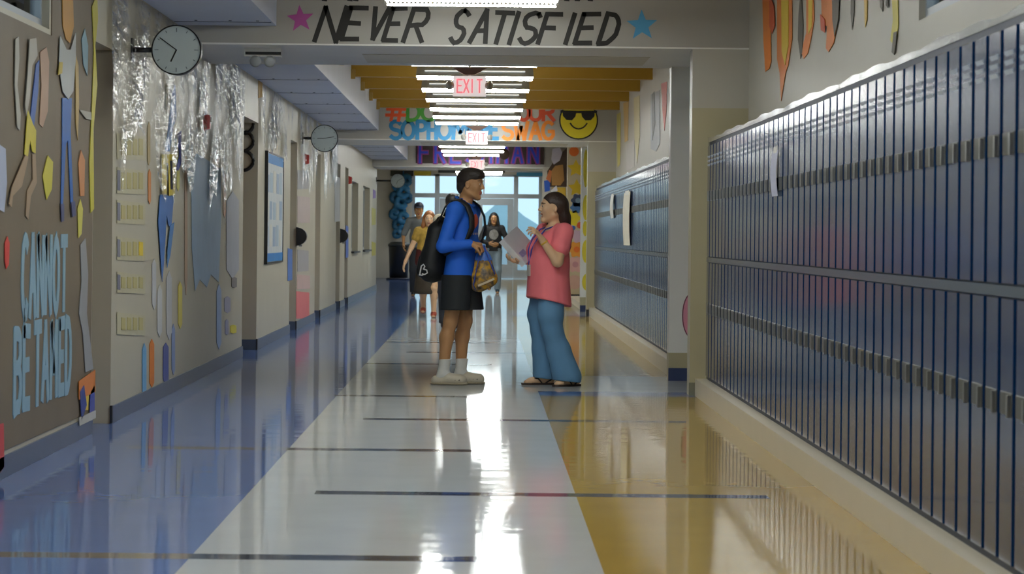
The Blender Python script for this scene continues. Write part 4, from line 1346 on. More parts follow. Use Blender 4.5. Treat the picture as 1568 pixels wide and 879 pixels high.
# drawings above the far lockers
for pts, rgb, lab in [
    ([(1013, 128), (1022, 125), (1021, 170), (1018, 200), (1015, 170)], (206, 92, 80), 'red paper flame above the far lockers'),
    ([(997, 145), (1011, 138), (1011, 220), (1005, 232), (997, 228)], (160, 164, 168), 'silver paper figure above the far lockers'),
    ([(999, 145), (1003, 140), (1004, 190), (1000, 215)], (80, 84, 84), 'dark paper streak on the silver figure'),
    ([(971, 150), (980, 146), (980, 210), (976, 250), (972, 210)], (206, 196, 140), 'pale yellow paper streamer above the far lockers'),
    ([(955, 158), (963, 155), (962, 215), (957, 218)], (206, 172, 96), 'tan paper streamer above the far lockers'),
    ([(945, 175), (951, 172), (950, 252), (946, 256)], (206, 196, 110), 'yellow paper streamer near the second portal'),
    ([(936, 200), (941, 196), (941, 262), (937, 266)], (150, 136, 90), 'olive paper streamer nearest the second portal'),
    ([(958, 222), (972, 214), (972, 256), (960, 262)], (196, 192, 186), 'crumpled white sheet just above the far lockers')]:
    tag(MB().prism(wr(pts), (RIGHT_X - 0.003 - (0.004 if 'streak on' in lab else 0), 0, 0), (0, 1, 0), (0, 0, 1), (-1, 0, 0), 0.003).build('paper_streamer', pm(rgb)), lab, 'cut-out')

# pink balloon on the pale pillar
bx, bz = on_front(1060, 483, PORT[0][1] - 0.2)
bb = tag(cut('paper_balloon', blob(bx, bz, 0.085, 0.19, 28), frame_front(PORT[0][1] - 0.2, 0.001), mat('dark_outline_ink', (120, 60, 80), 0.5), t=0.002), 'pink paper balloon on the pale pillar at the near portal', 'cut-out')
cut('balloon_skin', blob(bx, bz, 0.075, 0.18, 28), frame_front(PORT[0][1] - 0.2, 0.0035), pm((226, 150, 170)), parent=bb, t=0.002)

# ------------------------------------------------------------------ decorated column and display beyond the second portal
Yc = 48.0
cm = MB(); cm.box(1.56, RIGHT_X, Yc, Yc + 0.3, 0, CEIL_Z)
struct(cm.build('trim_30', mat('buff_column_paper', (206, 194, 164), 0.5, 0.05)), 'buff column covered with paper flowers')
struct(MB().box(1.55, RIGHT_X, Yc - 0.012, Yc, 0, 0.12).build('baseboard_9', M_BLKB))
fc_ = frame_front(Yc, 0.001)
def stick(name, label, px, py, r, rgb, kind='flower', core=None):
    x, z = on_front(px, py, Yc)
    pts = star(x, z, r, 90, 0.5) if kind == 'star' else blob(x, z, r, r, 30, 0.14 if kind == 'flower' else 0.0, 6)
    o = tag(cut(name, pts, fc_, pm(rgb)), label, 'cut-out', 'paper shapes on the buff column')
    if core:
        cut('flower_core', blob(x, z, r * 0.4, r * 0.4, 16), frame_front(Yc, 0.0055), pm(core), parent=o)
stick('paper_star', 'upper yellow paper star on the buff column', 882, 258, 0.17, (226, 196, 40), 'star')
stick('paper_star', 'lower yellow paper star on the buff column', 883, 288, 0.17, (216, 186, 30), 'star')
stick('paper_flower', 'orange paper disc at the top of the buff column', 879, 232, 0.09, (232, 120, 50), 'disc')
stick('paper_flower', 'dark blue paper rosette on the buff column', 885, 307, 0.12, (60, 76, 110), 'flower', (120, 150, 180))
stick('paper_flower', 'blue paper rosette under the dark one', 882, 318, 0.10, (70, 120, 180), 'flower')
stick('paper_flower', 'large yellow paper flower level with the long brown hair', 876, 334, 0.14, (230, 210, 40), 'flower')
stick('paper_flower', 'small red paper disc on the buff column', 888, 345, 0.06, (222, 96, 50), 'disc')
stick('paper_flower', 'small blue paper disc on the buff column', 878, 349, 0.04, (50, 100, 180), 'disc')
stick('paper_flower', 'lilac paper flower on the buff column', 886, 362, 0.12, (206, 176, 200), 'flower')
stick('paper_flower', 'orange paper flower with yellow rim on the buff column', 883, 382, 0.14, (236, 160, 60), 'flower', (236, 120, 40))
stick('paper_flower', 'pale pink paper flower low on the buff column', 881, 405, 0.14, (226, 180, 180), 'flower', (206, 150, 160))
stick('paper_flower', 'pink paper patch near the foot of the buff column', 880, 432, 0.13, (214, 176, 164), 'disc')
# lemon shapes down the edge of the second portal's far pillar
Yl = PORT[1][1] - 0.2
for k, (px, py, a, b) in enumerate([(897, 318, 0.05, 0.2), (897, 385, 0.06, 0.18), (898, 432, 0.07, 0.13), (896, 350, 0.04, 0.12), (897, 258, 0.04, 0.3)]):
    x, z = on_front(px, py, Yl)
    tag(cut('paper_lemon', blob(x, z, a, b, 18), frame_front(Yl, 0.001), pm((224, 206, 50))), 'yellow paper lemon on the pillar edge beside the far lockers, %s from the top' % ['second', 'fourth', 'fifth', 'third', 'first'][k], 'cut-out', 'paper lemons')
# brown tree display and white sheet left of the column
Yd = PORT[2][0]
pil = struct(MB().box(1.24, RIGHT_X, Yd - 0.25, Yd, 0, HEAD_Z).build('trim_31', M_WALLR), 'pilaster carrying the brown paper tree')
fd = frame_front(Yd - 0.25, 0.001)
def fp(pts, Y): return [on_front(a, b, Y) for a, b in pts]
tr = tag(cut('paper_tree', fp([(838, 286), (838, 262), (846, 250), (856, 246), (858, 236), (868, 226), (868, 286)], Yd - 0.25), fd, pm((66, 46, 34))), 'dark brown paper tree display above the binder holder', 'display')
cut('paper_trunk', fp([(845, 284), (844, 262), (850, 254), (862, 252), (864, 276), (858, 284)], Yd - 0.25), frame_front(Yd - 0.25, 0.006), pm((176, 130, 70)), parent=tr)
cut('paper_leaf', fp([(836, 274), (841, 260), (845, 262), (843, 280)], Yd - 0.25), frame_front(Yd - 0.25, 0.006), pm((206, 120, 70)), parent=tr)
tag(cut('paper_sheet', fp([(846, 228), (857, 226), (861, 234), (857, 246), (848, 252), (844, 244)], Yd - 0.25), frame_front(Yd - 0.25, 0.0056), pm((206, 204, 222))), 'pale lilac sheet with green edge above the brown tree', 'cut-out')
tag(cut('paper_sheet', fp([(845, 287), (866, 287), (867, 330), (858, 336), (850, 310)], Yd - 0.25), fd, pm((214, 176, 60))), 'mustard paper panel below the brown tree', 'cut-out')
tag(cut('paper_sheet', fp([(833, 277), (842, 275), (842, 292), (834, 294)], Yd - 0.25), frame_front(Yd - 0.25, 0.0056), pm((40, 90, 190))), 'small bright blue card below the brown tree', 'cut-out')
tag(cut('paper_sheet', fp([(843, 292), (852, 284), (854, 292), (846, 296)], Yd - 0.25), frame_front(Yd - 0.25, 0.006), pm((226, 226, 236))), 'small white card just above the long brown hair', 'cut-out')
# ------------------------------------------------------------------ people
M_SKB = mat('tan_brown_skin', (190, 142, 96), 0.5, 0.04, 10.0)
M_SKW = mat('light_olive_skin', (226, 186, 146), 0.5, 0.04, 10.0)
M_LIP = mat('rose_lips', (168, 108, 88), 0.45, 0.03)
M_BROW = mat('dark_brows', (84, 60, 44), 0.7, 0.05)
M_EYE = mat('eye_white', (220, 216, 210), 0.3, 0.0)
M_IRIS = mat('dark_iris', (34, 24, 18), 0.2, 0.0)

def rotm(yaw=0.0, pitch=0.0, roll=0.0):
    return np.array(Matrix.Rotation(yaw, 3, 'Z') @ Matrix.Rotation(pitch, 3, 'Y') @ Matrix.Rotation(roll, 3, 'X'))

class Head:
    def __init__(s, c, sc=1.0, yaw=0.0, pitch=0.0):
        s.c, s.sc, s.R = np.array(c, float), sc, rotm(yaw, pitch)
    def p(s, x, y, z):
        return s.c + s.R @ (np.array((x, y, z)) * s.sc)
    def grow(s, v, open_mouth=0.0, fem=False):
        k = s.sc
        E = lambda c, r, kk=0.015, op='u': v.ell(s.p(*c), np.array(r) * k, kk, op, s.R)
        N = lambda a, b, r1, r2, kk=0.012, op='u': v.cone(s.p(*a), s.p(*b), r1 * k, r2 * k, kk, op)
        E((-0.014, 0, 0.034), (0.098, 0.076, 0.088))
        E((0.028, 0, -0.026), (0.060, 0.059, 0.086), 0.03)
        for q in (-1, 1):
            N((-0.012, q * 0.046, -0.055), (0.058, q * 0.012, -0.096), 0.026, 0.019, 0.02)
            E((0.052, q * 0.036, -0.018), (0.026, 0.024, 0.026), 0.02)
        E((0.066, 0, -0.101), (0.022, 0.024, 0.018), 0.02)
        E((0.078, 0, 0.030), (0.014, 0.046, 0.012), 0.02)
        N((0.084, 0, 0.016), (0.104, 0, -0.020), 0.008, 0.0125, 0.01)
        for q in (-1, 1):
            E((0.094, q * 0.012, -0.026), (0.010, 0.009, 0.008), 0.006)
            E((0.092, q * 0.031, 0.008), (0.012, 0.019, 0.011), 0.01, 's')
            E((0.074, q * 0.031, 0.007), (0.014, 0.016, 0.0125), 0.004)
            E((-0.006, q * 0.077, -0.008), (0.019, 0.009, 0.031), 0.008)
            E((-0.002, q * 0.084, -0.004), (0.010, 0.006, 0.018), 0.004, 's')
        if open_mouth > 0:
            E((0.084, 0, -0.052), (0.013, 0.023, 0.008), 0.006)
            E((0.080, 0, -0.074 - open_mouth * 0.3), (0.013, 0.021, 0.008), 0.006)
            E((0.096, 0, -0.063 - open_mouth * 0.15), (0.024, 0.019, 0.005 + open_mouth * 0.4), 0.003, 's')
        else:
            E((0.084, 0, -0.055), (0.013, 0.024, 0.007), 0.006)
            E((0.082, 0, -0.067), (0.013, 0.022, 0.008), 0.006)
    def painter(s):
        """0 skin, 1 lips, 2 brows"""
        def f(P):
            q = (P - s.c) @ s.R / s.sc
            x, y, z = q[:, 0], np.abs(q[:, 1]), q[:, 2]
            out = np.zeros(len(P))
            out[(x > 0.078) & (y < 0.024) & (z < -0.047) & (z > -0.078)] = 1
            out[(x > 0.06) & (y > 0.012) & (y < 0.050) & (np.abs(z - 0.033) < 0.0034)] = 2
            return out
        return f
    def eyes(s, parent):
        for q in (-1, 1):
            c = s.p(0.0775, q * 0.031, 0.008)
            ax = s.R @ np.array((1.0, q * 0.1, 0))
            e = MB().lathe([(0.012 * s.sc * math.cos(math.radians(a)), 0.012 * s.sc * math.sin(math.radians(a))) for a in range(-80, 81, 20)], c, ax, 16).build('eye', M_EYE, parent, True)
            MB().lathe([(0.0065 * s.sc, 0.0102 * s.sc), (0.006 * s.sc, 0.0122 * s.sc), (0.002 * s.sc, 0.0128 * s.sc)], c, ax, 12).build('iris', M_IRIS, e, True)

def hand(v, w, d, n, side, curl=0.5, sc=1.0, spread=0.25, thumb_out=0.6, k=0.005, curls=None):
    """w wrist, d pointing direction, n palm normal, side = +1 when the thumb lies along d x n"""
    w, d, n = np.array(w, float), np.array(d, float), np.array(n, float)
    d /= np.linalg.norm(d); n -= d * (n @ d); n /= np.linalg.norm(n)
    u = np.cross(d, n) * side
    v.cone(w - d * 0.02, w + d * 0.02, 0.025 * sc, 0.024 * sc, 0.015)
    for i in range(4):
        y = (0.030 - 0.020 * i) * sc
        v.cone(w + d * 0.018 * sc + u * y * 0.7, w + d * 0.078 * sc + u * y, 0.015 * sc, 0.0115 * sc, 0.010)
    L = [(0.042, 0.026, 0.020), (0.046, 0.030, 0.022), (0.043, 0.028, 0.021), (0.034, 0.021, 0.018)]
    for i in range(4):
        y = (0.030 - 0.020 * i) * sc
        b = w + d * (0.080 - 0.004 * abs(i - 1)) * sc + u * y
        ang = 0.0
        c = curls[i] if curls else curl
        di = d + u * spread * (0.5 - i / 3.0)
        di /= np.linalg.norm(di)
        p = b; r = 0.0098 * sc
        for j, l in enumerate(L[i]):
            ang += c * (0.9 if j == 0 else 1.1)
            dd = di * math.cos(ang) + n * math.sin(ang)
            q = p + dd * l * sc
            v.cone(p, q, r, r * 0.92, k)
            p, r = q, r * 0.92
    t0 = w + d * 0.028 * sc + u * 0.026 * sc
    t1 = t0 + (d * 0.6 + u * thumb_out + n * 0.35) / np.linalg.norm(d * 0.6 + u * thumb_out + n * 0.35) * 0.040 * sc
    e = d * 0.85 + u * thumb_out * 0.35 + n * (0.3 + curl * 0.5)
    t2 = t1 + e / np.linalg.norm(e) * 0.030 * sc
    t3 = t2 + (e + n * curl * 0.4) / np.linalg.norm(e + n * curl * 0.4) * 0.024 * sc
    v.cone(t0, t1, 0.016 * sc, 0.0125 * sc, 0.010); v.cone(t1, t2, 0.0118 * sc, 0.0105 * sc, k); v.cone(t2, t3, 0.0105 * sc, 0.009 * sc, k)

def leg(v, hip, kn, an, th=0.078, kr=0.052, cf=0.052, ar=0.034, k=0.03):
    hip, kn, an = (np.array(q, float) for q in (hip, kn, an))
    v.cone(hip, kn, th, kr, k)
    mid = kn + (an - kn) * 0.30 + np.array((-0.014, 0, 0))
    v.cone(kn, mid, kr * 0.94, cf, k); v.cone(mid, an, cf, ar, k)

def foot(v, an, yaw, L=0.25, k=0.015, w=0.038, up=0.0):
    an = np.array(an, float)
    f = np.array((math.cos(yaw), math.sin(yaw), 0)); z = np.array((0, 0, 1.0))
    heel = an - f * 0.045; heel[2] = 0.034 + up
    ball = an + f * (L * 0.52); ball[2] = 0.026 + up
    toe = an + f * (L * 0.68); toe[2] = 0.020 + up
    v.cone(an, heel, 0.034, 0.032, k); v.cone(an - z * 0.02, ball, 0.034, 0.026, k)
    v.cone(heel, ball, 0.032, 0.026, k); v.cone(ball, toe, 0.026, 0.019, k, flat=((-f[1], f[0], 0), 1.6))

# ================================================================== the boy
def boy():
    s = 20.7
    X0 = (705 - VPX) * s / FPX
    P = thing('person', 'person in a blue long-sleeved shirt, black shorts and white clogs, standing in profile', 'person', (X0, s, 0), math.radians(-20))
    H = Head((0.085, 0.0, 1.585), 1.0, math.radians(4), math.radians(4))
    shR, shL = (0.02, -0.185, 1.375), (0.03, 0.185, 1.375)
    elR, elL = (-0.045, -0.265, 1.095), (-0.03, 0.27, 1.10)
    wrR, wrL = (0.150, -0.165, 1.115), (0.13, 0.05, 1.10)
    hpR, hpL = (0.0, -0.085, 0.80), (0.01, 0.085, 0.80)
    knR, knL = (-0.042, -0.09, 0.50), (0.015, 0.09, 0.50)
    anR, anL = (-0.100, -0.09, 0.085), (-0.022, 0.095, 0.085)
    v = Vol((-0.32, -0.40, -0.01), (0.42, 0.40, 1.76), 0.0052)
    H.grow(v)
    v.cone(H.p(-0.025, 0, -0.06), (0.03, 0, 1.40), 0.052, 0.056, 0.025)
    v.cone((0.03, 0, 1.42), shR, 0.045, 0.05, 0.03); v.cone((0.03, 0, 1.42), shL, 0.045, 0.05, 0.03)
    v.cone((0.02, 0, 1.30), (0.0, 0, 0.95), 0.085, 0.085, 0.04, flat=((0, 1, 0), 1.6))
    v.cone((0, -0.05, 0.88), (0, 0.05, 0.88), 0.08, 0.08, 0.04)
    for sh, el, wr in ((shR, elR, wrR), (shL, elL, wrL)):
        v.cone(sh, el, 0.045, 0.036, 0.02); v.cone(el, wr, 0.036, 0.026, 0.02)
    leg(v, hpR, knR, anR, 0.078, 0.054, 0.054, 0.037); leg(v, hpL, knL, anL, 0.078, 0.054, 0.054, 0.037)
    foot(v, anR, math.radians(8)); foot(v, anL, math.radians(12))
    dR = np.array(wrR) - np.array(elR)
    hand(v, wrR, (0.9, 0.25, -0.12), (0.15, 0.35, -0.9), -1, 1.15, 1.0)
    hand(v, wrL, (0.55, -0.8, -0.1), (0.1, -0.3, -0.9), 1, 1.1, 1.0)
    b = v.build('body', [M_SKB, M_LIP, M_BROW], P, smooth=3, paint=H.painter())
    H.eyes(b)
    # shirt
    M_SH = mat('royal_blue_jersey', (30, 104, 218), 0.7, 0.06, 5.0, bump=0.35, bscale=9.0, bdist=0.02)
    v = Vol((-0.34, -0.42, 0.78), (0.40, 0.42, 1.50), 0.0065)
    v.cone((0.035, 0, 1.30), (0.02, 0, 1.10), 0.108, 0.108, 0.05, flat=((0, 1, 0), 1.42))
    v.cone((0.02, 0, 1.10), (0.0, 0, 0.82), 0.108, 0.130, 0.05, flat=((0, 1, 0), 1.46))
    v.cone((0.03, -0.06, 1.405), np.array(shR) + (0, 0, 0.005), 0.058, 0.064, 0.05); v.cone((0.03, 0.06, 1.405), np.array(shL) + (0, 0, 0.005), 0.058, 0.064, 0.05)
    v.cone((0.03, 0, 1.42), (0.045, 0, 1.44), 0.068, 0.064, 0.03)
    for sh, el, wr in ((shR, elR, wrR), (shL, elL, wrL)):
        m = np.array(el) + (np.array(wr) - np.array(el)) * 0.94
        v.cone(sh, el, 0.062, 0.052, 0.03); v.cone(el, m, 0.052, 0.039, 0.02)
    # folds at the elbows and waist
    v.clip((0, 0, 0.852), (0.05, 0, -1))
    v.clip((0.14, 0, 1.402), (0.55, 0, 1), lo=(0.045, -0.06, 1.38), hi=(0.2, 0.06, 1.5))
    sh = v.build('shirt', M_SH, P, smooth=3)
    # collar ring
    col = [(0.035 + 0.075 * math.cos(a), 0.064 * math.sin(a), 1.452 - 0.035 * math.cos(a)) for a in [2 * math.pi * i / 24 for i in range(24)]]
    MB().tube(col, 0.008, 8, True).build('collar', mat('bright_blue_rib', (40, 110, 206), 0.7), sh, True)
    # chest print: orange figure and a pale word
    def chest(x_): return 0.035 + 0.108
    M_PR = mat('orange_print', (196, 92, 70), 0.7, 0.1, 30.0); M_PW = mat('cream_print', (206, 190, 160), 0.7, 0.05)
    def on_chest(y, z):
        c, r = np.array((0.035 + (z - 1.30) * 0.06, 0, z)), 0.113
        a = y / r / 1.3
        return (c[0] + r * math.cos(a) + 0.003, r * 1.42 * math.sin(a), z)
    def decal(pts, m, nm):
        ys = [p[0] for p in pts]; cy = sum(ys) / len(ys); cz = sum(p[1] for p in pts) / len(pts)
        n = len(pts)
        vs = [on_chest(cy, cz)] + [on_chest(*p) for p in pts]
        MB().add(vs, [(0, 1 + i, 1 + (i + 1) % n) for i in range(n)]).build(nm, m, sh)
    decal(blob(-0.045, 1.295, 0.036, 0.055, 16, 0.12, 3), M_PR, 'chest_print')
    for k, (w_, h_) in enumerate(((0.022, 0.034), (0.016, 0.020), (0.014, 0.018), (0.016, 0.018), (0.014, 0.018), (0.016, 0.018))):
        y0 = -0.115 + k * 0.025
        decal([(y0, 1.185), (y0 + w_ * 0.8, 1.185 + 0.004), (y0 + w_ * 0.9, 1.185 + h_), (y0 + 0.003, 1.185 + h_)], M_PW, 'chest_print')
    # shorts
    M_ST = mat('black_mesh_shorts', (30, 35, 38), 0.75, 0.06, 6.0, bump=0.3, bscale=8.0, bdist=0.02)
    v = Vol((-0.26, -0.30, 0.55), (0.30, 0.30, 0.98), 0.0065)
    v.cone((0, -0.04, 0.92), (0, 0.04, 0.92), 0.115, 0.115, 0.04)
    v.cone((0.0, -0.085, 0.86), (-0.005, -0.100, 0.58), 0.108, 0.112, 0.03, flat=((1, 0, 0), 1.08))
    v.cone((0.015, 0.085, 0.86), (0.045, 0.098, 0.58), 0.108, 0.112, 0.03, flat=((1, 0, 0), 1.06))
    v.clip((0, 0, 0.592), (0, 0, -1)); v.clip((0, 0, 0.87), (0, 0, 1))
    v.build('shorts', M_ST, P, smooth=3)
    # socks and clogs
    M_SO = mat('white_ribbed_sock', (216, 216, 210), 0.8, 0.04, 30.0)
    M_CL = mat('bone_white_clog', (196, 188, 168), 0.5, 0.05, 10.0)
    M_HO = mat('clog_hole_dark', (70, 66, 58), 0.6, 0.0)
    for kn, an, yaw in ((knR, anR, math.radians(8)), (knL, anL, math.radians(12))):
        a, k_ = np.array(an), np.array(kn)
        f = np.array((math.cos(yaw), math.sin(yaw), 0)); sd = np.array((-f[1], f[0], 0))
        v = Vol(a - (0.12, 0.10, 0.09), a + (0.24, 0.10, 0.14), 0.005)
        top = a + (k_ - a) * 0.34
        v.cone(top, a, 0.049, 0.043, 0.02); v.cone(a, a + f * 0.09 - np.array((0, 0, 0.05)), 0.042, 0.032, 0.02)
        v.cone(a, a - f * 0.03 - np.array((0, 0, 0.045)), 0.042, 0.038, 0.02)
        v.clip((0, 0, 0.203), (0, 0, 1))
        v.build('sock', M_SO, P)
        v = Vol(a - (0.16, 0.13, 0.10), a + (0.30, 0.14, 0.10), 0.005)
        hl, tp = a - f * 0.055, a + f * 0.145
        hl[2], tp[2] = 0.030, 0.040
        v.cone(hl, tp, 0.043, 0.042, 0.02, flat=(sd, 1.2))
        v.cone(a + f * 0.045 + np.array((0, 0, -0.030)), tp + np.array((0, 0, -0.008)), 0.044, 0.040, 0.02, flat=(sd, 1.18))
        v.clip((0, 0, 0.002), (0, 0, -1))
        v.ell(a - f * 0.015 + np.array((0, 0, 0.03)), (0.06, 0.042, 0.055), 0.01, 's', np.stack([f, sd, (0, 0, 1)], 1))
        sho = v.build('clog', M_CL, P)
        so = Vol(a - (0.16, 0.13, 0.10), a + (0.30, 0.14, 0.0), 0.005)
        h2, t2 = hl.copy(), tp.copy(); h2[2] = t2[2] = 0.012
        so.cone(h2, t2, 0.050, 0.054, 0.0, flat=(sd, 1.1)); so.clip((0, 0, 0.001), (0, 0, -1)); so.clip((0, 0, 0.020), (0, 0, 1))
        so.build('sole', mat('tan_clog_sole', (150, 140, 118), 0.6), sho)
        for j in range(4):
            c = a + f * (0.045 + 0.032 * j) - sd * 0.049 + np.array((0, 0, -a[2] + 0.046 - 0.002 * j))
            MB().lathe([(0.006, -0.004), (0.006, 0.006)], c, -sd * 0.9 + np.array((0, 0, 0.3)), 10).build('vent_hole', M_HO, sho)
    # hair: cropped sides, long top swept forward
    M_HR = mat('dark_brown_hair', (46, 38, 32), 0.5, 0.2, 14.0, bump=0.5, bscale=30.0, stretch=(1, 4, 4), bdist=0.01)
    v = Vol((-0.10, -0.16, 1.40), (0.28, 0.16, 1.76), 0.005)
    E = lambda c, r, k=0.012, op='u': v.ell(H.p(*c), r, k, op, H.R)
    E((-0.020, 0, 0.040), (0.101, 0.080, 0.090))
    E((0.012, 0, 0.082), (0.096, 0.080, 0.050), 0.02)
    E((0.058, 0, 0.070), (0.038, 0.062, 0.030), 0.02)
    E((-0.07, 0, -0.02), (0.045, 0.062, 0.065), 0.02)
    E((0.095, 0, -0.038), (0.125, 0.12, 0.088), 0.012, 's')
    E((0.05, 0, -0.085), (0.10, 0.12, 0.09), 0.01, 's')
    for q in (-1, 1):
        E((0.050, q * 0.085, 0.004), (0.06, 0.03, 0.045), 0.01, 's')
        E((-0.004, q * 0.085, -0.012), (0.022, 0.03, 0.034), 0.006, 's')
    v.build('hair', M_HR, b, smooth=2)

    # backpack, worn: a thing of its own
    K = thing('backpack', 'black school backpack with a small white mark, worn over the blue shirt', 'backpack', (X0, s, 0), math.radians(-20))
    M_BP = mat('black_nylon', (26, 28, 29), 0.6, 0.08, 8.0, bump=0.3, bscale=12.0, bdist=0.015)
    v = Vol((-0.42, -0.30, 0.74), (0.02, 0.26, 1.46), 0.0075)
    bx_ = -0.205
    v.cone((bx_ + 0.03, -0.03, 1.20), (bx_ + 0.0, -0.03, 0.93), 0.085, 0.115, 0.04, flat=((0, 1, 0), 1.45))
    v.cone((bx_ - 0.02, -0.03, 1.02), (bx_ - 0.03, -0.03, 0.90), 0.085, 0.095, 0.03, flat=((0, 1, 0), 1.25))
    v.cone((bx_ + 0.04, -0.03, 1.24), (bx_ + 0.05, -0.03, 1.30), 0.075, 0.035, 0.03, flat=((0, 1, 0), 1.4))
    v.build('pack', M_BP, K, smooth=3)
    v = Vol((-0.46, -0.26, 0.76), (-0.10, 0.20, 1.10), 0.008)
    v.cone((bx_ - 0.075, -0.03, 0.99), (bx_ - 0.085, -0.03, 0.90), 0.055, 0.065, 0.02, flat=((0, 1, 0), 1.5))
    v.build('front_pocket', mat('black_nylon_pocket', (32, 34, 35), 0.55, 0.08, 8.0), K, smooth=3)
    for sy, sh_ in ((-1, shR), (1, shL)):
        y = sy * 0.135
        path = [(-0.13, y, 1.28), (-0.075, y, 1.40), (-0.02, y, 1.448), (0.045, y * 1.02, 1.452), (0.105, y * 1.03, 1.41), (0.142, y * 1.06, 1.33), (0.148, y * 1.12, 1.24), (0.115, y * 1.30, 1.15), (0.03, y * 1.55, 1.08), (-0.06, y * 1.5, 1.03)]
        vs, fs = [], []
        n = len(path)
        for i, p in enumerate(path):
            w_ = 0.025 if i < 7 else 0.015
            t = Vector(path[min(i + 1, n - 1)]) - Vector(path[max(i - 1, 0)]); t.normalize()
            out = Vector((p[0] - 0.02, p[1] * 0.5, p[2] - 1.25)); out -= t * out.dot(t); out.normalize()
            sd = t.cross(out)
            c = Vector(p)
            vs += [c - sd * w_, c + sd * w_, c + sd * w_ + out * 0.012, c - sd * w_ + out * 0.012]
        for i in range(n - 1):
            for q in range(4):
                fs.append((i * 4 + q, i * 4 + (q + 1) % 4, i * 4 + 4 + (q + 1) % 4, i * 4 + 4 + q))
        fs += [(3, 2, 1, 0), tuple((n - 1) * 4 + q for q in range(4))]
        MB().add(vs, fs).build('shoulder_strap', M_BP, K, True)
    MB().tube([(-0.12, -0.06, 1.33), (-0.10, -0.05, 1.385), (-0.09, -0.02, 1.40), (-0.10, 0.01, 1.385), (-0.12, 0.02, 1.33)], 0.009, 8).build('grab_handle', M_BP, K, True)
    # small white mark on the side pocket
    lw = mat('white_print', (214, 214, 210), 0.6, 0.0)
    o_, eu, ev, en = (-0.235, -0.196, 0.905), (1, 0, 0), (0, 0, 1), (0, -1, 0)
    g = MB()
    g.stroke([(-0.03, -0.035), (-0.018, 0.03), (0.0, 0.045), (0.012, 0.03), (0.002, 0.008)], 0.010, o_, eu, ev, en, 0.004)
    g.stroke([(0.002, 0.008), (0.028, 0.0), (0.034, -0.022), (0.012, -0.035), (-0.008, -0.03)], 0.010, o_, eu, ev, en, 0.0043)
    g.stroke([(-0.034, -0.038), (-0.01, -0.042), (0.0, -0.036)], 0.009, o_, eu, ev, en, 0.0046)
    g.build('printed_mark', lw, K)

    # drawstring sack in his hand
    hx, hz = on_front(738, 379, s)
    D = thing('drawstring_sack', 'blue and gold drawstring sack hanging from the hand beside the black shorts', 'bag', (0, s - 0.14, 0))
    Yb = s - 0.14
    v = Vol((-0.12, -0.10, 0.68), (0.20, 0.10, 1.12), 0.006)
    def q3(px, py, dy=0.0):
        x, z = on_front(px, py, Yb); return (x, dy, z)
    v.cone(q3(739, 379), q3(740, 398), 0.022, 0.062, 0.02, flat=((0, 1, 0), 0.55))
    v.cone(q3(740, 398), q3(741, 422), 0.062, 0.098, 0.03, flat=((0, 1, 0), 0.5))
    v.cone(q3(735, 436), q3(752, 428), 0.058, 0.052, 0.03, flat=((0, 1, 0), 0.8))
    v.cone(q3(728, 440), q3(731, 425), 0.03, 0.03, 0.02, flat=((0, 1, 0), 0.8))
    ms = bpy.data.materials.new('blue_gold_print'); ms.use_nodes = True
    nt = ms.node_tree; bs = nt.nodes['Principled BSDF']; bs.inputs['Roughness'].default_value = 0.35
    tc = nt.nodes.new('ShaderNodeTexCoord'); sx = nt.nodes.new('ShaderNodeSeparateXYZ'); nz = nt.nodes.new('ShaderNodeTexNoise'); nz.inputs['Scale'].default_value = 22; nz.inputs['Detail'].default_value = 2
    ad = nt.nodes.new('ShaderNodeMath'); ad.operation = 'MULTIPLY_ADD'; ad.inputs[1].default_value = 0.06
    nt.links.new(tc.outputs['Object'], sx.inputs[0]); nt.links.new(tc.outputs['Object'], nz.inputs['Vector'])
    nt.links.new(nz.outputs[0], ad.inputs[0]); nt.links.new(sx.outputs[2], ad.inputs[2])
    th = nt.nodes.new('ShaderNodeMath'); th.operation = 'GREATER_THAN'; th.inputs[1].default_value = 1.015
    nt.links.new(ad.outputs[0], th.inputs[0])
    rp = nt.nodes.new('ShaderNodeValToRGB')
    rp.color_ramp.elements[0].position = 0.36; rp.color_ramp.elements[0].color = lin((52, 42, 30))
    rp.color_ramp.elements[1].position = 0.62; rp.color_ramp.elements[1].color = lin((196, 150, 40))
    e = rp.color_ramp.elements.new(0.50); e.color = lin((126, 104, 74))
    nt.links.new(nz.outputs[0], rp.inputs[0])
    mx = nt.nodes.new('ShaderNodeMix'); mx.data_type = 'RGBA'; mx.inputs[7].default_value = lin((60, 120, 214))
    nt.links.new(th.outputs[0], mx.inputs[0]); nt.links.new(rp.outputs[0], mx.inputs[6]); nt.links.new(mx.outputs[2], bs.inputs['Base Color'])
    sack = v.build('sack', ms, D, smooth=3)
    MB().tube([q3(738, 372, -0.03), q3(733, 396, -0.06), q3(725, 436, -0.06), q3(728, 444, -0.02)], 0.005, 6).build('drawstring', mat('blue_cord', (60, 90, 190), 0.6), D, True)
    MB().tube([q3(741, 374, -0.03), q3(749, 398, -0.06), q3(758, 420, -0.04)], 0.005, 6).build('drawstring', mat('blue_cord', (60, 90, 190), 0.6), D, True)
    fr_ = ((0, -0.056, 0), (1, 0, 0), (0, 0, 1), (0, -1, 0))
    band = [on_front(733, 437, Yb), on_front(745, 432, Yb), on_front(756, 427, Yb)]
    MB().stroke(band, 0.016, *fr_, 0.004).build('printed_band', mat('cream_band', (206, 190, 160), 0.6), D)
boy()

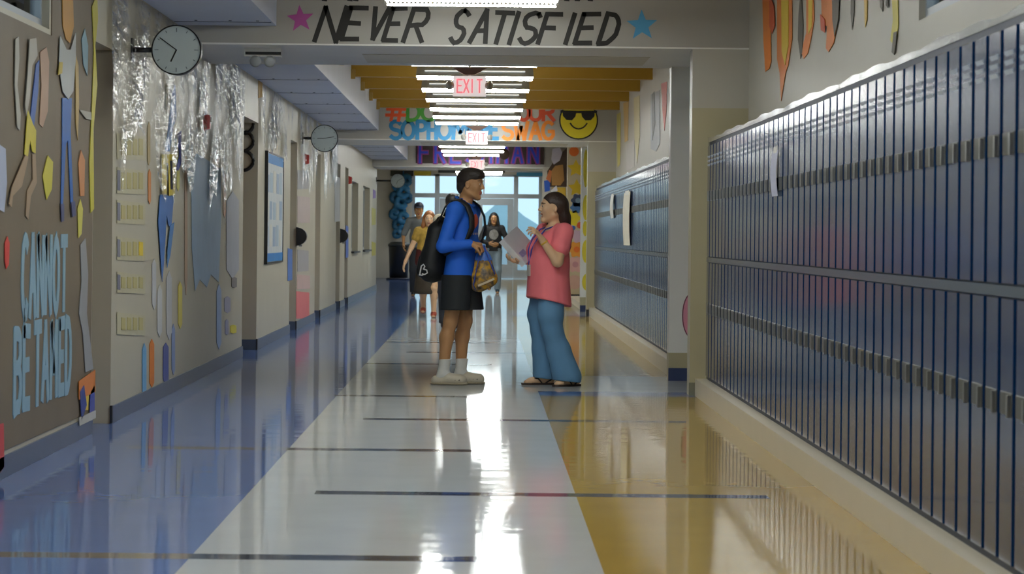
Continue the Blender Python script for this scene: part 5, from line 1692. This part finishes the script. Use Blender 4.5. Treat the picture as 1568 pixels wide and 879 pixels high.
# ================================================================== the woman
def woman():
    s = 20.7
    X0 = (850 - VPX) * s / FPX
    rz = math.radians(200)
    P = thing('person', 'person in a coral pink top and flared blue jeans holding a binder', 'person', (X0, s, 0), rz)
    H = Head((0.025, 0.0, 1.405), 1.0, math.radians(-10), math.radians(-3))
    shL, shR = (-0.01, 0.17, 1.215), (0.02, -0.17, 1.215)
    elL, wrL = (0.075, 0.245, 0.985), (0.20, 0.225, 1.155)
    elR, wrR = (0.10, -0.25, 0.99), (0.27, -0.09, 0.985)
    v = Vol((-0.24, -0.40, -0.01), (0.46, 0.40, 1.56), 0.0052)
    H.grow(v, 0.012, True)
    v.cone(H.p(-0.022, 0, -0.06), (-0.005, 0, 1.235), 0.047, 0.052, 0.025)
    v.cone((0, 0, 1.235), shR, 0.05, 0.046, 0.03); v.cone((0, 0, 1.235), shL, 0.05, 0.046, 0.03)
    v.cone((0.03, 0, 1.15), (0.04, 0, 0.8), 0.10, 0.11, 0.05, flat=((0, 1, 0), 1.3))
    for sh, el, wr in ((shR, elR, wrR), (shL, elL, wrL)):
        v.cone(sh, el, 0.052, 0.043, 0.02); v.cone(el, wr, 0.043, 0.026, 0.02)
    hand(v, wrL, (0.45, -0.05, 0.62), (0.75, -0.5, -0.35), -1, 0.5, 0.92, 0.35, 0.8, curls=[0.35, 0.55, 0.7, 0.8])
    hand(v, wrR, (0.95, 0.28, 0.0), (0.1, 0.35, 0.9), -1, 0.42, 0.92, 0.2, 0.7)
    hpL, hpR = (0.05, 0.10, 0.70), (0.06, -0.10, 0.70)
    anL, anR = (-0.105, 0.115, 0.085), (0.04, -0.10, 0.085)
    leg(v, hpL, (0.05, 0.11, 0.42), anL, 0.09, 0.055, 0.05, 0.034); leg(v, hpR, (0.06, -0.10, 0.42), anR, 0.09, 0.055, 0.05, 0.034)
    foot(v, anL, math.radians(20), 0.22); foot(v, anR, math.radians(-6), 0.22)
    b = v.build('body', [M_SKW, M_LIP, M_BROW], P, smooth=3, paint=H.painter())
    H.eyes(b)
    # top
    M_TP = mat('coral_pink_cotton', (250, 128, 136), 0.75, 0.05, 5.0, bump=0.4, bscale=7.0, bdist=0.02)
    v = Vol((-0.24, -0.36, 0.55), (0.36, 0.36, 1.34), 0.0065)
    v.cone((0.02, 0, 1.14), (0.055, 0, 0.98), 0.125, 0.152, 0.05, flat=((0, 1, 0), 1.22))
    v.cone((0.055, 0, 0.98), (0.05, 0, 0.64), 0.152, 0.174, 0.05, flat=((0, 1, 0), 1.30))
    for q in (-1, 1):
        v.ell((0.125, q * 0.075, 1.075), (0.085, 0.085, 0.085), 0.04)
    v.cone((0.0, -0.06, 1.225), shR, 0.060, 0.066, 0.04); v.cone((0.0, 0.06, 1.225), shL, 0.060, 0.066, 0.04)
    for sh, el in ((shR, elR), (shL, elL)):
        e = np.array(sh) + (np.array(el) - np.array(sh)) * 0.52
        v.cone(sh, e, 0.070, 0.078, 0.03)
        d = e - np.array(sh)
        v.clip(e, d, lo=e - 0.11, hi=e + 0.11) if False else None
    for sh, el in ((shR, elR), (shL, elL)):
        sh_, el_ = np.array(sh), np.array(el)
        d = el_ - sh_
        c = sh_ + d * 0.80
        v.ell(c + d * 0.12, (0.06, 0.06, 0.052), 0.004, 's')
    v.clip((0.05, 0, 0.660), (0.24, 0, -1))
    # round neckline
    v.ell((0.075, 0, 1.275), (0.075, 0.085, 0.075), 0.01, 's')
    for k in range(4):                                   # soft drape folds
        a = -0.9 + 0.6 * k
        v.cone((0.05 + 0.20 * math.cos(a + 1.2), 0.22 * math.sin(a + 1.2), 0.98), (0.05 + 0.22 * math.cos(a + 1.35), 0.24 * math.sin(a + 1.35), 0.62), 0.010, 0.020, 0.02, 's')
    tp = v.build('top', M_TP, P, smooth=3)
    # jeans
    M_JN = mat('faded_blue_denim', (96, 142, 180), 0.8, 0.14, 5.0, bump=0.3, bscale=10.0, bdist=0.015, stretch=(1, 1, 0.6))
    v = Vol((-0.30, -0.32, 0.02), (0.30, 0.34, 0.86), 0.0065)
    v.cone((0.05, -0.05, 0.78), (0.05, 0.05, 0.78), 0.13, 0.13, 0.05)
    SL = [((0.055, 0.085, 0.72), 0.105), ((0.075, 0.105, 0.56), 0.100), ((0.060, 0.11, 0.44), 0.082), ((0.005, 0.115, 0.28), 0.092), ((-0.065, 0.12, 0.07), 0.116)]
    SR = [((0.060, -0.085, 0.72), 0.105), ((0.085, -0.105, 0.56), 0.094), ((0.075, -0.10, 0.44), 0.080), ((0.055, -0.10, 0.28), 0.084), ((0.035, -0.10, 0.07), 0.098)]
    for S_ in (SL, SR):
        v.chain([q[0] for q in S_], [q[1] for q in S_], 0.03)
    v.cone((-0.05, 0.18, 0.42), (-0.02, 0.20, 0.46), 0.010, 0.012, 0.02, 's')
    v.clip((0, 0, 0.045), (0.10, 0, -1)); v.clip((0.05, 0, 0.69), (-0.24, 0, 1))
    jn = v.build('jeans', M_JN, P, smooth=3)
    for S_, nm in ((SL, 1), (SR, -1)):
        c = S_[-1][0]; R = S_[-1][1]
        ring = [(c[0] + R * math.cos(a), c[1] + R * math.sin(a), 0.050 - 0.10 * (c[0] + R * math.cos(a)) * 0.0 + 0.004 * math.sin(9 * a)) for a in [2 * math.pi * i / 28 for i in range(28)]]
    # sandals
    M_SD = mat('dark_brown_sandal', (52, 40, 34), 0.5, 0.06)
    for an, yaw, L in ((anL, math.radians(20), 0.25), (anR, math.radians(-6), 0.25)):
        a = np.array(an); f = np.array((math.cos(yaw), math.sin(yaw), 0)); sd = np.array((-f[1], f[0], 0))
        sole = []
        for t, w_ in ((-0.085, 0.02), (-0.075, 0.032), (-0.03, 0.037), (0.05, 0.038), (0.12, 0.044), (0.165, 0.036), (0.185, 0.018)):
            sole.append((t, w_))
        poly = [(t, w_) for t, w_ in sole] + [(t, -w_) for t, w_ in sole[::-1]]
        so = MB().prism(poly, (a[0], a[1], 0.0), tuple(f), tuple(sd), (0, 0, 1), 0.016).build('sandal', M_SD, P)
        P3 = lambda t, y, z: tuple(a * (1, 1, 0) + f * t + sd * y + np.array((0, 0, z)))
        MB().tube([P3(0.03, 0.04, 0.016), P3(0.06, 0.034, 0.052), P3(0.115, 0.004, 0.05), P3(0.118, 0.0, 0.016)], 0.006, 6).build('strap', M_SD, so, True)
        MB().tube([P3(0.03, -0.04, 0.016), P3(0.06, -0.034, 0.052), P3(0.115, 0.0, 0.05)], 0.006, 6).build('strap', M_SD, so, True)
        MB().tube([P3(0.0, 0.04, 0.016), P3(-0.05, 0.038, 0.045), P3(-0.082, 0.0, 0.055), P3(-0.05, -0.038, 0.045), P3(0.0, -0.04, 0.016)], 0.006, 6).build('heel_strap', M_SD, so, True)
    # hair
    M_HW = mat('long_brown_hair', (54, 38, 30), 0.45, 0.2, 10.0, bump=0.5, bscale=26.0, stretch=(4, 4, 0.7), bdist=0.01)
    v = Vol((-0.20, -0.18, 1.02), (0.22, 0.18, 1.58), 0.0055)
    E = lambda c, r, k=0.012, op='u': v.ell(H.p(*c), r, k, op, H.R)
    E((-0.018, 0, 0.036), (0.104, 0.083, 0.096))
    E((0.105, 0, -0.035), (0.105, 0.12, 0.105), 0.012, 's')
    E((0.05, 0, -0.10), (0.085, 0.10, 0.08), 0.01, 's')
    for q in (-1, 1):
        E((0.020, q * 0.080, -0.010), (0.040, 0.03, 0.045), 0.008, 's')
    v.chain([H.p(-0.060, 0, 0.03), (-0.062, 0, 1.33), (-0.085, 0.0, 1.20), (-0.115, 0.0, 1.10)], [0.060, 0.056, 0.050, 0.022], 0.03, flat=((0, 1, 0), 1.45))
    v.chain([H.p(-0.03, -0.06, 0.0), (0.0, -0.085, 1.30), (0.055, -0.095, 1.20)], [0.03, 0.028, 0.015], 0.02)
    v.build('hair', M_HW, b, smooth=3)
    # lanyard and badge
    M_LN = mat('indigo_lanyard', (70, 70, 170), 0.6, 0.05)
    path = [(0.03, 0.060, 1.262), (0.105, 0.058, 1.235), (0.172, 0.052, 1.16), (0.212, 0.035, 1.075), (0.216, 0.01, 0.985), (0.222, 0.0, 0.955)]
    path2 = [(0.03, -0.060, 1.262), (0.105, -0.058, 1.235), (0.172, -0.052, 1.16), (0.212, -0.035, 1.075), (0.216, -0.01, 0.985), (0.222, 0.0, 0.955)]
    ln = MB().tube(path, 0.006, 6).tube(path2, 0.006, 6).build('lanyard', M_LN, P, True)
    MB().box(0.218, 0.224, -0.032, 0.032, 0.865, 0.955).build('badge', mat('badge_plastic', (206, 200, 190), 0.4, 0.1, 20.0), ln)
    # bracelet on the near wrist
    w_, e_ = np.array(wrL), np.array(elL); d = (w_ - e_) / np.linalg.norm(w_ - e_)
    MB().lathe([(0.031, -0.006), (0.034, 0), (0.031, 0.006)], w_ - d * 0.03, d, 20).build('bracelet', mat('yellow_bracelet', (226, 180, 60), 0.5), P, True)

    # binder held in the far hand
    Yb = s - 0.02
    def w3(px, py, dy):
        x, z = on_front(px, py, Yb); return Vector((x, Yb + dy, z))
    B0, C0 = w3(770, 366, -0.06), w3(805, 404, -0.06)      # spine, top and bottom
    along = (C0 - B0); Ln = along.length; along.normalize()
    A0 = w3(795, 350, 0.22)
    wd = A0 - B0; wd -= along * wd.dot(along); Wd = wd.length; wd.normalize()
    nrm = along.cross(wd); nrm.normalize()
    if nrm.y > 0: nrm = -nrm
    R = thing('binder', 'pale grey ring binder held in front of the coral pink top', 'binder', tuple(B0))
    def slab(nm, u0, u1, v0, v1, n0, n1, m, par):
        mb = MB()
        pt = lambda u, w, n: along * u + wd * w + nrm * n
        vs = [pt(u, w, n) for n in (n0, n1) for u, w in ((u0, v0), (u1, v0), (u1, v1), (u0, v1))]
        mb.add(vs, [(0, 1, 2, 3), (7, 6, 5, 4), (0, 4, 5, 1), (1, 5, 6, 2), (2, 6, 7, 3), (3, 7, 4, 0)])
        return mb.build(nm, m, par)
    M_BI = mat('pale_grey_vinyl', (204, 208, 213), 0.4, 0.05, 12.0)
    slab('cover', 0, Ln, 0, Wd, 0.0, 0.003, M_BI, R); slab('cover', 0, Ln, 0, Wd, -0.045, -0.042, M_BI, R)
    slab('spine', 0, Ln, -0.003, 0.0, -0.045, 0.003, mat('white_vinyl_spine', (226, 228, 230), 0.35), R)
    slab('pages', 0.008, Ln - 0.008, 0.004, Wd - 0.01, -0.0418, -0.0002, mat('binder_pages', (220, 218, 210), 0.7, 0.05, 60.0), R)
    slab('printed_label', Ln * 0.62, Ln * 0.80, Wd * 0.08, Wd * 0.42, 0.0032, 0.004, mat('lilac_label', (150, 150, 196), 0.6, 0.2, 60.0), R)
woman()

# ================================================================== people further away
def walker(label, px, Y, rz, height, cols, pose, hair_len=0.0, cap=False, skirt=False, skin=M_SKW, hood=None, arms=None, top_py=None):
    """smaller figures; everything is laid out at 1.65 m and scaled"""
    X0 = (px - VPX) * Y / FPX
    P = thing('person', label, 'person', (X0, Y, 0), rz)
    k = height / 1.65
    S = lambda *p: np.array(p, float) * k
    H = Head(S(0.03, 0, 1.525), k, 0.0, 0.05)
    st = pose
    hp = [S(0, 0.08, 0.84), S(0, -0.08, 0.84)]
    kn = [S(0.5 * st + 0.05, 0.085, 0.46), S(-0.35 * st + 0.04, -0.085, 0.46)]
    an = [S(0.75 * st, 0.085, 0.085), S(-0.95 * st, -0.085, 0.085 + 0.06 * (st > 0.05))]
    sh = [S(0, 0.165, 1.33), S(0, -0.165, 1.33)]
    A = arms or [((-0.06, 0.23, 1.07), (0.04, 0.24, 0.84)), ((0.03, -0.23, 1.07), (0.12, -0.22, 0.86))]
    el = [S(*A[0][0]), S(*A[1][0])]; wr = [S(*A[0][1]), S(*A[1][1])]
    h = 0.0085
    lo, hi = (-0.45 * k, -0.42 * k, -0.01), (0.50 * k, 0.42 * k, 1.72 * k)
    v = Vol(lo, hi, h)
    H.grow(v)
    v.cone(H.p(-0.025, 0, -0.06), S(0, 0, 1.36), 0.05 * k, 0.055 * k, 0.03)
    for i in range(2):
        v.cone(S(0, 0, 1.37), sh[i], 0.045, 0.05, 0.03)
        v.cone(sh[i], el[i], 0.046, 0.036, 0.02); v.cone(el[i], wr[i], 0.036, 0.025, 0.02)
        d = wr[i] - el[i]
        hand(v, wr[i], d, (0.2, 1 if i else -1, 0), 1 if i else -1, 0.35, 0.95, k=0.004)
        leg(v, hp[i], kn[i], an[i], 0.08, 0.055, 0.052, 0.034); foot(v, an[i], 0, 0.23, up=0.06 if (i == 1 and st > 0.05) else 0.0)
    v.cone(S(0, 0, 1.28), S(0, 0, 0.9), 0.085, 0.10, 0.04, flat=((0, 1, 0), 1.5))
    b = v.build('body', [skin, M_LIP, M_BROW], P, paint=H.painter())
    H.eyes(b)
    # upper garment
    v = Vol(lo, hi, h)
    v.cone(S(0.01, 0, 1.27), S(0.01, 0, 1.05), 0.112, 0.115, 0.05, flat=((0, 1, 0), 1.4))
    v.cone(S(0.01, 0, 1.05), S(0, 0, 0.86), 0.118, 0.13, 0.05, flat=((0, 1, 0), 1.35))
    long_sl = cols.get('sleeve', 1.0)
    for i in range(2):
        v.cone(S(0, 0.05 * (1 - 2 * i), 1.365), sh[i], 0.058, 0.062, 0.04)
        if long_sl > 0.9:
            v.cone(sh[i], el[i], 0.062, 0.054, 0.03); v.cone(el[i], el[i] + (wr[i] - el[i]) * 0.95, 0.054, 0.042, 0.02)
        else:
            v.cone(sh[i], sh[i] + (el[i] - sh[i]) * long_sl, 0.064, 0.062, 0.03)
    v.clip(S(0, 0, cols.get('hem', 0.86)), (0, 0, -1))
    tmat = cols['top']
    top = v.build('top', tmat, P)
    # lower garment
    v = Vol(lo, hi, h)
    if skirt:
        v.cone(S(0.0, 0, 0.92), S(0.0, 0, 0.42), 0.13, 0.17, 0.04, flat=((0, 1, 0), 1.25)); v.clip(S(0, 0, 0.36), (0, 0, -1)); v.clip(S(0, 0, 0.95), (0, 0, 1))
        v.build('skirt', cols['bottom'], P)
    else:
        v.cone(S(0, -0.05, 0.90), S(0, 0.05, 0.90), 0.118, 0.118, 0.04)
        for i in range(2):
            v.cone(hp[i], kn[i], 0.10, 0.082, 0.03); v.cone(kn[i], an[i], 0.080, 0.068, 0.03)
        v.clip((0, 0, 0.07), (0, 0, -1))
        v.build('trousers', cols['bottom'], P)
    for i in range(2):
        v = Vol(an[i] - (0.16, 0.10, 0.12), an[i] + (0.26, 0.10, 0.06), 0.007)
        a = an[i]; f = np.array((1.0, 0, 0))
        z0 = a[2] - 0.085
        v.cone((a[0] - 0.05, a[1], z0 + 0.040), (a[0] + 0.13, a[1], z0 + 0.036), 0.042, 0.038, 0.02); v.cone(a - (0.01, 0, 0.02), (a[0] + 0.06, a[1], z0 + 0.045), 0.043, 0.036, 0.02)
        v.clip((0, 0, z0 + 0.002), (0, 0, -1))
        v.build('shoe', cols['shoe'], P)
    # hair
    v = Vol(H.c - 0.20 - np.array((0, 0, hair_len)), H.c + 0.20, 0.008)
    E = lambda c, r, kk=0.012, op='u': v.ell(H.p(*c), np.array(r) * k, kk, op, H.R)
    E((-0.020, 0, 0.038), (0.106, 0.086, 0.096))
    E((0.110, 0, -0.030), (0.105, 0.075 if hair_len else 0.12, 0.105), 0.012, 's')
    if hair_len:
        for q in (-1, 1):
            v.chain([H.p(-0.01, q * 0.070, 0.03), H.p(0.01, q * 0.088, -0.10), H.p(0.03, q * 0.085, -0.10 - hair_len)], [0.032 * k, 0.034 * k, 0.018 * k], 0.02)
        v.chain([H.p(-0.07, 0, 0.0), H.p(-0.08, 0, -0.12 - hair_len * 0.6)], [0.06 * k, 0.045 * k], 0.03, flat=((0, 1, 0), 1.5))
    else:
        E((0.05, 0, -0.10), (0.10, 0.12, 0.09), 0.01, 's')
    if hair_len >= 0 and cols.get('hair'):
        v.build('hair', cols['hair'], b)
    if cap:
        v = Vol(H.c - 0.2, H.c + 0.25, 0.007)
        v.ell(H.p(-0.012, 0, 0.06), np.array((0.108, 0.088, 0.085)) * k, 0.01, 'u', H.R); v.clip(H.p(0, 0, 0.045), (0, 0, -1))
        v.ell(H.p(0.12, 0, 0.050), np.array((0.07, 0.07, 0.010)) * k, 0.01, 'u', H.R)
        v.build('cap', cols['cap'], P)
    return P, S, top

TOW = -math.pi / 2          # facing the camera
# woman walking up the corridor behind the boy
M_Y = mat('yellow_print_blouse', (176, 144, 60), 0.7, 0.35, 26.0)
P, S, top = walker('person walking in a yellow print blouse, maroon waist and patchwork skirt', 657, 37.6, TOW, 1.53,
    {'top': M_Y, 'bottom': mat('patchwork_skirt', (62, 54, 42), 0.8, 0.5, 6.0), 'shoe': mat('rust_red_shoe', (176, 74, 50), 0.5), 'hair': mat('auburn_hair', (146, 92, 46), 0.5, 0.25, 14.0), 'sleeve': 0.4, 'hem': 1.02},
    0.16, 0.16, skirt=True, arms=[((-0.05, 0.22, 1.07), (0.02, 0.23, 0.86)), ((0.02, -0.27, 1.08), (0.05, -0.36, 0.86))])
v = Vol(S(-0.25, -0.3, 0.78), S(0.25, 0.3, 1.1), 0.008)
v.cone(S(0.01, 0, 1.04), S(0, 0, 0.86), 0.126, 0.14, 0.03, flat=((0, 1, 0), 1.45)); v.clip(S(0, 0, 1.06), (0, 0, 1)); v.clip(S(0, 0, 0.80), (0, 0, -1))
v.build('waistband', mat('maroon_cloth', (84, 28, 28), 0.7, 0.1), P)
# man behind her
walker('person in a grey shirt and dark cap behind the yellow blouse', 641, 50.6, TOW, 1.80,
    {'top': mat('grey_cotton', (112, 118, 120), 0.8, 0.06), 'bottom': mat('charcoal_trousers', (46, 50, 56), 0.8), 'shoe': M_BLACK, 'hair': mat('black_hair', (24, 22, 22), 0.5), 'cap': mat('navy_cap', (26, 34, 56), 0.7), 'sleeve': 0.9},
    0.03, 0.0, cap=True, skin=M_SKB, arms=[((-0.05, 0.20, 1.07), (0.10, 0.10, 0.95)), ((0.0, -0.27, 1.08), (0.12, -0.26, 0.90))])
# person hidden behind the boy
walker('person in a pale print shirt mostly hidden behind the blue shirt and backpack', 692, 33.0, -TOW, 1.71,
    {'top': mat('pale_print_shirt', (190, 182, 160), 0.8, 0.3, 24.0), 'bottom': mat('dark_trousers', (40, 44, 52), 0.8), 'shoe': M_BLACK, 'hair': mat('black_hair', (24, 22, 22), 0.5), 'sleeve': 0.5},
    0.0, 0.0, skin=M_SKB, arms=[((-0.02, 0.19, 1.07), (0.10, 0.14, 0.9)), ((-0.02, -0.19, 1.07), (0.10, -0.14, 0.9))])
# girl in the black hoodie
M_HD = mat('black_hoodie', (30, 30, 32), 0.8, 0.08, 8.0, bump=0.3, bscale=9.0, bdist=0.02)
P, S, top = walker('person in a black hoodie with a pale chest graphic, walking from the exit', 756, 54.0, TOW, 1.66,
    {'top': M_HD, 'bottom': mat('pale_grey_jeans', (124, 142, 156), 0.8, 0.08), 'shoe': mat('teal_black_shoe', (28, 50, 66), 0.6), 'hair': mat('black_hair', (24, 22, 22), 0.5)},
    0.13, 0.20, skin=M_SKB, arms=[((0.05, 0.28, 1.08), (0.20, 0.10, 1.00)), ((0.05, -0.28, 1.08), (0.20, -0.10, 1.02))])
pts = blob(0, 1.20, 0.095, 0.105, 18, 0.03, 5)
g = MB()
vs = [(0.147, 0, 1.20)] + [(0.02 + 0.115 * math.cos(y / 0.16) + 0.012, y, z) for y, z in pts]
g.add([tuple(S(*q)) for q in vs], [(0, 1 + i, 1 + (i + 1) % len(pts)) for i in range(len(pts))])
g.build('chest_graphic', mat('grey_white_graphic', (140, 138, 134), 0.7, 0.35, 26.0), top)
